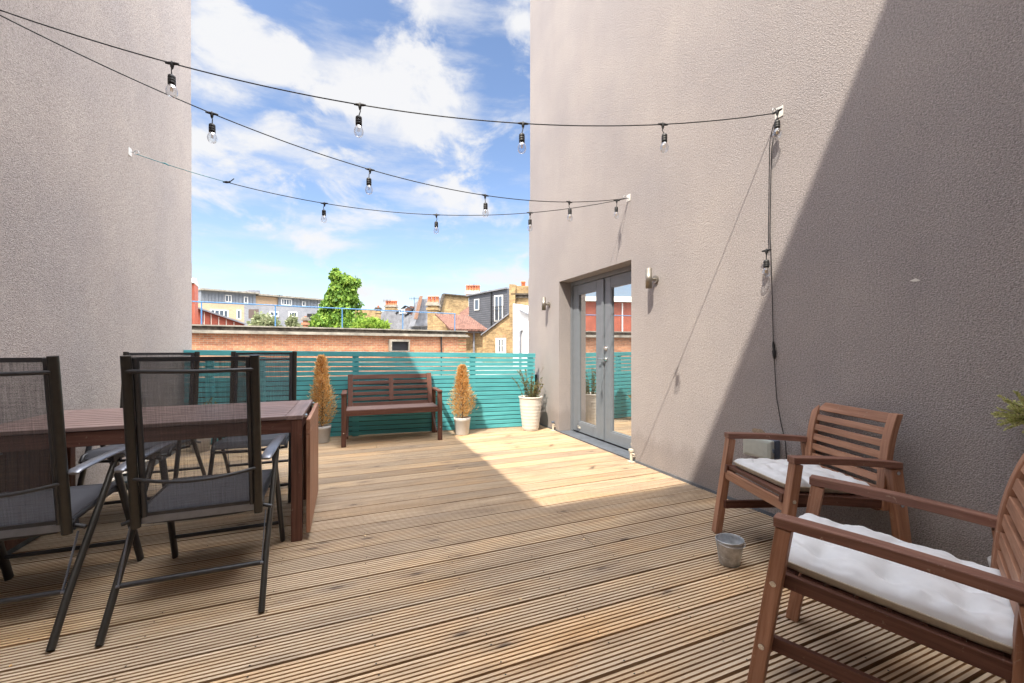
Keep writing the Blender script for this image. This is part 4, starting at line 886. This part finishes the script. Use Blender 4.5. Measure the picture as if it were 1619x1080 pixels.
for (x0, y0_, x1, y1_, b_) in ((358, 465.5, 368.6, 478, 1), (388, 468.5, 394.5, 479.5, 0), (480, 476, 485.5, 484, 0), (505, 479, 509, 486, 0)): window(pm_, ap_, x0, y0_, x1, y1_, bars=b_, fw=.14, off=.58)
window(pm_, ap_, 447, 471.5, 463.5, 483, bars=3, fw=.14, off=.58)
for (x0, y0_, x1, y1_, b_) in ((332, 488.5, 361, 503, 3), (374, 489.5, 381, 505, 0), (426, 492, 440.5, 501, 1), (456, 492.5, 470, 502, 2)): window(pm_, ap_, x0, y0_, x1, y1_, bars=b_, fw=.16)
for (x0, y0_, x1, y1_) in ((393, 489, 409, 503.5), (485.5, 496, 498, 507.5)):
    m = MB(); pm_.rect(m, x0, y0_, x1, y1_, off=-.03, th=.05); pp(m, 'balcony_recess', simple('recess_brown', (.12, .085, .07), .8) if x0 < 400 else M['cable'], ap_)
for (x0, y0_, x1, y1_) in ((426, 501, 441, 503), (456, 502, 470.5, 504), (332, 503, 361, 504.5)): m = MB(); pm_.rect(m, x0, y0_, x1, y1_, off=-.5, th=.5); pp(m, 'sill', M['concrete'], ap_)

# chimneys
def chimney(name, px0, px1, ytop, ybase, Z, npots, ph, label, mat='brick_yellow', cap='concrete', potr=.13):
    t = bld(name, (px0 + px1) / 2, Z, label, 'chimney'); a = W(px0, HY, Z); b_ = W(px1, HY, Z); P_ = Pl(px0, Z, px1, Z); (h0, zt) = P_.hit(px0, ytop); (h1, zb) = P_.hit(px1, ybase); dp = min(.9, (h1 - h0)); hc = (zt - zb)
    m = MB(); P_.poly(m, [(h0 + .08, zb), (h1 - .08, zb), (h1 - .08, zt - .25), (h0 + .08, zt - .25)], th=dp, metric=True); P_.poly(m, [(h0, zt - .55), (h1, zt - .55), (h1, zt - .38), (h0, zt - .38)], off=-.06, th=dp + .12, metric=True); pp(m, 'stack', M[mat], t)
    m = MB(); P_.poly(m, [(h0 - .04, zt - .25), (h1 + .04, zt - .25), (h1 + .04, zt - .12), (h0 - .04, zt - .12)], off=-.1, th=dp + .2, metric=True); P_.poly(m, [(h0 + .02, zt - .12), (h1 - .02, zt - .12), (h1 - .02, zt), (h0 + .02, zt)], off=-.03, th=dp + .06, metric=True); pp(m, 'cap', M[cap], t)
    hp = ph / F * Z
    for k in range(npots):
        h = h0 + (h1 - h0) * (k + .5) / npots; c_ = P_.P(h, zt, dp / 2); m = MB(); m.lathe([(potr * 1.1, 0), (potr, hp * .15), (potr * .85, hp * .8), (potr * 1.08, hp * .84), (potr * 1.05, hp), (potr * .7, hp), (potr * .7, hp * .7)], c=tuple(c_), seg=14); pp(m, 'chimney_pot', M['pot_tan'], t)
    return t

# yellow stock brick terrace houses, right part of the gap
h1_ = bld('brick_house', 728, 24, 'low yellow brick house with brown tiled lean-to roof at the parapet end'); P1 = Pl(684, 24, 771, 24.6)
m = MB(); P1.poly(m, [(684.5, 500), (689, 499.5), (713, 522), (713, 570), (684.5, 570)], th=.35); P1.poly(m, [(713.05, 524), (773, 525), (773, 570), (713.05, 570)], off=.1, th=.35); pp(m, 'wall', M['brick_yellow'], h1_)
m = MB(); a = [W(688, 499.5, 25.5), W(739, 500.5, 27.2), W(772, 524, 24.3), W(711.5, 523.2, 23.6)]; up = Vector((0, 0, .12)); vs = a + [p + up for p in a]
n_ = (a[1] - a[0]).normalized(); dn = (a[3] - a[0]); gcs = [((p - a[0]).dot(n_), (p - a[0]).length * .6, 0) for p in vs]; m.add(vs, [(4, 5, 6, 7), (3, 2, 1, 0), (0, 1, 5, 4), (1, 2, 6, 5), (2, 3, 7, 6), (3, 0, 4, 7)], gcs); pp(m, 'roof', M['tile'], h1_)
m = MB(); a_ = P1.hit(749, 524); m.tube([P1.P(a_[0], a_[1], -.05), P1.P(a_[0], GZ, -.05)], .06, 8); hA, zA = P1.hit(713, 524.5); hB, zB = P1.hit(773, 525.5); m.tube([P1.P(hA, zA, -.1), P1.P(hB, zB, -.1)], .06, 8); pp(m, 'gutter', M['slate'], h1_)
h2_ = bld('brick_house', 786, 22, 'yellow brick gable house with a barred white sash window under a red lintel'); P2 = Pl(763, 22.5, 812, 22)
m = MB(); P2.poly(m, [(763, 528.5), (805, 497), (805, 480), (810.5, 480), (810.5, 575), (763, 575)], th=.4); pp(m, 'wall', M['brick_yellow'], h2_)
m = MB(); P2.poly(m, [(761, 529), (805, 495.3), (805, 497.6), (761.5, 530.5)], off=-.12, th=.7); pp(m, 'coping', M['slate'], h2_)
m = MB(); P2.rect(m, 784, 529.8, 800, 534, off=-.02, th=.05); pp(m, 'lintel', M['brick_red'], h2_)
window(P2, h2_, 784, 534.5, 800.5, 559, bars=3, fw=.09, hb=1)
m = MB(); P2.rect(m, 805.5, 450, 838, 482, off=.5, th=1.0); P2.poly(m, [(802.5, 448), (812, 448.5), (812, 497), (802.5, 497)], off=.3, th=.9); pp(m, 'chimney_breast', M['brick_yellow'], h2_)
m = MB(); P2.rect(m, 805, 462.5, 839, 465, off=.3, th=1.4); P2.rect(m, 806, 466, 838.5, 470, off=.38, th=1.25); pp(m, 'corbel', M['darkstone'], h2_)
m = MB()
for x, y0_, y1_, r_ in ((820.5, 441, 462, .115), (827.5, 451, 462, .105)): hh, zz = P2.hit(x, y1_); _, z2 = P2.hit(x, y0_); c_ = P2.P(hh, zz, .9); q = z2 - zz; m.lathe([(r_ * 1.05, 0), (r_ * .9, q * .88), (r_ * 1.1, q * .9), (r_ * 1.1, q), (r_ * .7, q)], c=tuple(c_), seg=14)
pp(m, 'chimney_pot', M['pot_tan'], h2_)
h3_ = bld('white_house', 823, 20.5, 'narrow white painted house end with slate roof edge, beside the right wall corner'); P3 = Pl(810, 20.8, 842, 20.2)
m = MB(); P3.poly(m, [(811, 480), (820, 481), (823, 490), (842, 500), (842, 585), (811, 585)], th=4); pp(m, 'wall', M['white_wall'], h3_)
m = MB(); P3.poly(m, [(822, 488.5), (842, 498.5), (842, 501), (822, 491)], off=-.2, th=4.4); pp(m, 'roof', M['slate'], h3_)
m = MB(); h, z = P3.hit(823.5, 524); m.tube([P3.P(h + .12, z + .05, -.02), P3.P(h, z, -.08), P3.P(h, GZ, -.08)], .06, 8); pp(m, 'downpipe', M['slate'], h3_)
h4_ = bld('slate_house', 770, 30, 'dark grey slate-hung rear dormer with white french window and small white window'); P4 = Pl(741, 31, 802, 29)
m = MB(); P4.poly(m, [(741.5, 468), (802, 456.5), (802, 520), (741.5, 520)], th=5); cl = M['slate']; pp(m, 'wall', simple('dark_slate_hanging', (.075, .078, .092), .6, 0, .15, 2), h4_)
m = MB()
for k in range(15): y_ = 469 + k * 3.2; P4.poly(m, [(741.5, y_), (802, y_ - 11 * (1 - k / 24)), (802, y_ - 11 * (1 - k / 24) + .35), (741.5, y_ + .35)], off=-.02, th=.019)
pp(m, 'slate_course', M['slate'], h4_)
m = MB(); P4.poly(m, [(740.5, 466.5), (802.5, 454.5), (802.5, 456.8), (740.5, 468.6)], off=-.2, th=5.4); pp(m, 'roof', M['slate'], h4_)
m = MB(); h, z = P4.hit(777.5, 462); m.tube([P4.P(h, z, -.07), P4.P(h, z - 2.6, -.07)], .05, 8); pp(m, 'downpipe', M['cable'], h4_)
window(P4, h4_, 750.5, 473.3, 758.3, 490.5, bars=0, fw=.07, off=-.021); window(P4, h4_, 782, 467.5, 796, 508, bars=1, fw=.09, off=-.021)
m = MB(); h0, z = P4.hit(780, 486); h1, z_ = P4.hit(798, 486)
m.tube([P4.P(h0, z, -.2), P4.P(h1, z, -.2)], .02, 6); m.tube([P4.P(h0, z - 1, -.2), P4.P(h1, z - 1, -.2)], .02, 6)
for k in range(8): q = h0 + (h1 - h0) * k / 7; m.tube([P4.P(q, z, -.2), P4.P(q, z - 1, -.2)], .01, 5)
pp(m, 'balcony_rail', M['cable'], h4_)
h5_ = bld('brick_house', 718, 34, 'yellow brick party wall with slate roof behind, between two chimney stacks'); P5 = Pl(695, 34, 742, 35)
m = MB(); P5.poly(m, [(696, 492), (703, 465), (741, 469), (741, 515), (690, 515)], th=.5); pp(m, 'wall', M['brick_yellow'], h5_)
m = MB(); P5.poly(m, [(701, 464.2), (742, 468), (742, 469.8), (702, 466)], off=-.15, th=.8); P5.poly(m, [(694.5, 492), (701, 465), (703.2, 465.5), (697, 492.5)], off=-.15, th=.8); pp(m, 'coping', M['darkstone'], h5_)
m = MB(); a = [W(726, 495, 33.5), W(742, 484, 34.5), W(742, 498, 33.2), W(728, 498, 33.2)]; m.add(a, [(0, 1, 2, 3)]); P5.poly(m, [(727, 494), (742, 494.5), (742, 497.5), (727, 497)], off=-.8, th=.1); pp(m, 'roof', M['tile'], h5_)
h6_ = bld('slate_house', 675, 37, 'house with steep slate roof and brown timber gable verges behind the round-potted chimney'); P6 = Pl(655, 37, 697, 38)
m = MB(); P6.poly(m, [(660, 505), (668, 472), (698, 470), (696, 515), (656, 515)], off=.3, th=3); pp(m, 'roof', M['slate'], h6_)
m = MB(); P6.poly(m, [(655, 504), (664, 468), (668, 468.5), (659, 505)], off=-.2, th=.5); pp(m, 'verge_board', simple('brown_verge', (.26, .15, .10), .8), h6_)
chimney('chimney_stack', 674, 692.5, 477.5, 540, 28, 3, 10, 'brown brick chimney stack with three fat red pots rising behind the blue rail')
chimney('chimney_stack', 736, 758, 460, 470, 38, 5, 10, 'whitish chimney stack with a row of five small orange pots beside the slate dormer', cap='white_wall', mat='brick_buff', potr=.15)
chimney('chimney_stack', 608, 626, 482, 515, 46, 5, 7, 'brick chimney stack with five small orange pots right of the tree', potr=.15)
chimney('chimney_stack', 592.5, 601, 486, 520, 40, 1, 3, 'plain narrow yellow brick chimney stack just right of the tree', cap='darkstone', potr=.1)
h7_ = bld('slate_house', 640, 42, 'row of houses with brown and grey roofs seen over the parapet right of the tree'); P7 = Pl(570, 50, 600, 50); P8 = Pl(598, 42, 660, 40)
m = MB(); P7.poly(m, [(560, 489), (593, 490), (593, 530), (560, 530)], th=4); pp(m, 'wall', M['brick_yellow'], h7_)
m = MB(); P8.poly(m, [(598, 495), (612, 491), (630, 491), (655, 503), (665, 503), (665, 530), (598, 530)], th=3); pp(m, 'roof', M['slate'], h7_)
m = MB(); P8.poly(m, [(612, 490), (628, 489), (641, 482.5), (646, 483.5), (662, 498), (660, 503), (640, 498), (612, 495)], off=.8, th=2); pp(m, 'tiled_roof', M['tile'], h7_)
m = MB()
for a_, b_ in (((626, 495), (641, 483)), ((641, 483), (656, 490)), ((640, 499), (655, 487))): P8.poly(m, [a_, b_, (b_[0] + .5, b_[1] + 1.5), (a_[0] + .5, a_[1] + 1.5)], off=-.1, th=.3)
pp(m, 'verge', M['cable'], h7_)
window(P8, h7_, 632, 489, 641, 495.5, bars=1, fw=.1, off=-.05)

for (px, py, Z, k) in ((655, 470, 37, 1), (749, 450, 38, 2), (612, 474, 46, 3), (442, 466, 66, 4)):
    b0 = W(px, py + 14, Z); t_ = empty('roof_aerial', b0, label=('thin television aerial left of the fat-potted chimney stack', 'thin television aerial at the whitish five-pot chimney', 'thin television aerial beside the far five-pot chimney', 'thin mast on the roof of the modern apartment block')[k - 1], cat='aerial')
    m = MB(); tp_ = W(px, py, Z); m.tube([b0 - Vector((0, 0, .5)), tp_], .022, 6); part(m, 'mast', M['cable'], t_)
    m = MB(); dx_ = Vector((CS, -SN, 0)); m.tube([tp_ - dx_ * .45 - Vector((0, 0, .12)), tp_ + dx_ * .45 - Vector((0, 0, .12))], .014, 5)
    for q in range(6): c_ = tp_ + dx_ * (-.4 + q * .16) - Vector((0, 0, .12)); m.tube([c_ - Vector((0, 0, .16)), c_ + Vector((0, 0, .16))], .010, 5)
    part(m, 'antenna', M['cable'], t_)

# ------------------------------------------------------------------ trees and shrubs beyond the parapet
def foliage_tree(name, px, Z, prof, n, leaf, mat, label, seed, trunk=.18, cl=60, droop=-.6):
    """prof: rows (py, px_left, px_right); crown volume follows it, clumped"""
    base = W(px, HY, Z); t = empty(name, (base.x, base.y, GZ), label=label, cat='tree' if 'tree' in name else 'shrub')
    rnd = random.Random(seed); rt = Vector((CS, -SN, 0)); fw_ = Vector((SN, CS, 0)); ztop = EYE + (HY - prof[0][0]) / F * Z
    m = MB(); m.tube([(base.x, base.y, GZ), (base.x + .1, base.y, GZ + (ztop - GZ) * .5), (base.x, base.y, ztop - .4)], trunk, 8, radii=[trunk, trunk * .7, trunk * .15])
    clumps = []
    def row(py):
        for i in range(len(prof) - 1):
            if prof[i][0] <= py <= prof[i + 1][0]:
                k = (py - prof[i][0]) / (prof[i + 1][0] - prof[i][0]); return [prof[i][j] + (prof[i + 1][j] - prof[i][j]) * k for j in (1, 2)]
    wts = [];
    for _ in range(cl):
        while True:
            py = rnd.uniform(prof[0][0], prof[-1][0]); l, r_ = row(py)
            if rnd.random() < (r_ - l) / max(q[2] - q[1] for q in prof) + .05: break
        u = rnd.uniform(-1, 1); x = (l + r_) / 2 + u * (r_ - l) / 2; hw = (r_ - l) / 2 / F * Z; dp = rnd.uniform(-1, 1) * hw * math.sqrt(max(.02, 1 - u * u)) * .9
        c_ = W(x, py, Z); c_ = Vector((c_.x, c_.y, c_.z)) + fw_ * dp; clumps.append((c_, min(.48, .2 + hw * .16), rnd.gauss(0, .12)))
        if rnd.random() < .35: m.tube([(base.x, base.y, max(GZ + 1, c_.z - .9)), c_], .03, 5)
    m.matn = 0; part(m, 'trunk', M['bark'], t)
    lf = MB()
    for _ in range(n):
        c_, r_, tone = rnd.choice(clumps); dr = Vector((rnd.gauss(0, 1), rnd.gauss(0, 1), rnd.gauss(0, .8))).normalized(); p = c_ + dr * r_ * rnd.random() ** .4
        d_ = (dr * .6 + Vector((rnd.uniform(-1, 1), rnd.uniform(-1, 1), rnd.uniform(-1, 1))) * .6 + Vector((0, 0, droop))).normalized(); s_ = leaf * rnd.choice((.5, .7, .9, 1.1, 1.5)) * rnd.uniform(.8, 1.2)
        sd_ = d_.cross(Vector((rnd.uniform(-1, 1), rnd.uniform(-1, 1), rnd.uniform(-1, 1)))).normalized() * s_ * .42; q = p + d_ * s_; md = p.lerp(q, .45)
        lf.add([p, md - sd_, q, md + sd_], [(0, 1, 2, 3)], None, 0, min(1, max(0, rnd.gauss(.5 + tone, .2))))
    part(lf, 'crown', M[mat], t); return t
foliage_tree('leafy_tree', 541, 31, [(425, 528, 532), (434, 527, 539), (439, 527, 545), (440, 527, 562), (452, 527, 564), (475, 517, 563), (490, 512, 566), (502, 505, 574), (514, 492, 584), (528, 488, 590)], 17000, .20, 'leaf', 'tall bright green leafy tree rising behind the brick parapet', 3, cl=210, droop=-1.0)
foliage_tree('small_shrub', 592, 27, [(510, 578, 590), (514, 572, 606), (524, 566, 612)], 3000, .2, 'leaf_lime', 'yellow-green bush just over the parapet at the foot of the tall tree', 7, cl=40, droop=.3, trunk=.05)
foliage_tree('small_shrub', 418, 30, [(500, 410, 424), (506, 403, 430), (520, 400, 434)], 2200, .18, 'leaf_olive', 'pale olive shrub over the parapet in front of the grey apartment wall', 11, cl=30, droop=.2, trunk=.05)
foliage_tree('small_shrub', 464, 30, [(503, 462, 467), (509, 459, 470), (520, 456, 474)], 900, .16, 'leaf_olive', 'thin pale sapling over the parapet, left of the small brick pillar', 13, cl=16, droop=.2, trunk=.04)
chimney('brick_pillar', 477, 485, 501, 530, 28, 1, 1.5, 'small orange brick pillar over the parapet left of the tall tree', mat='brick_red', potr=.08)
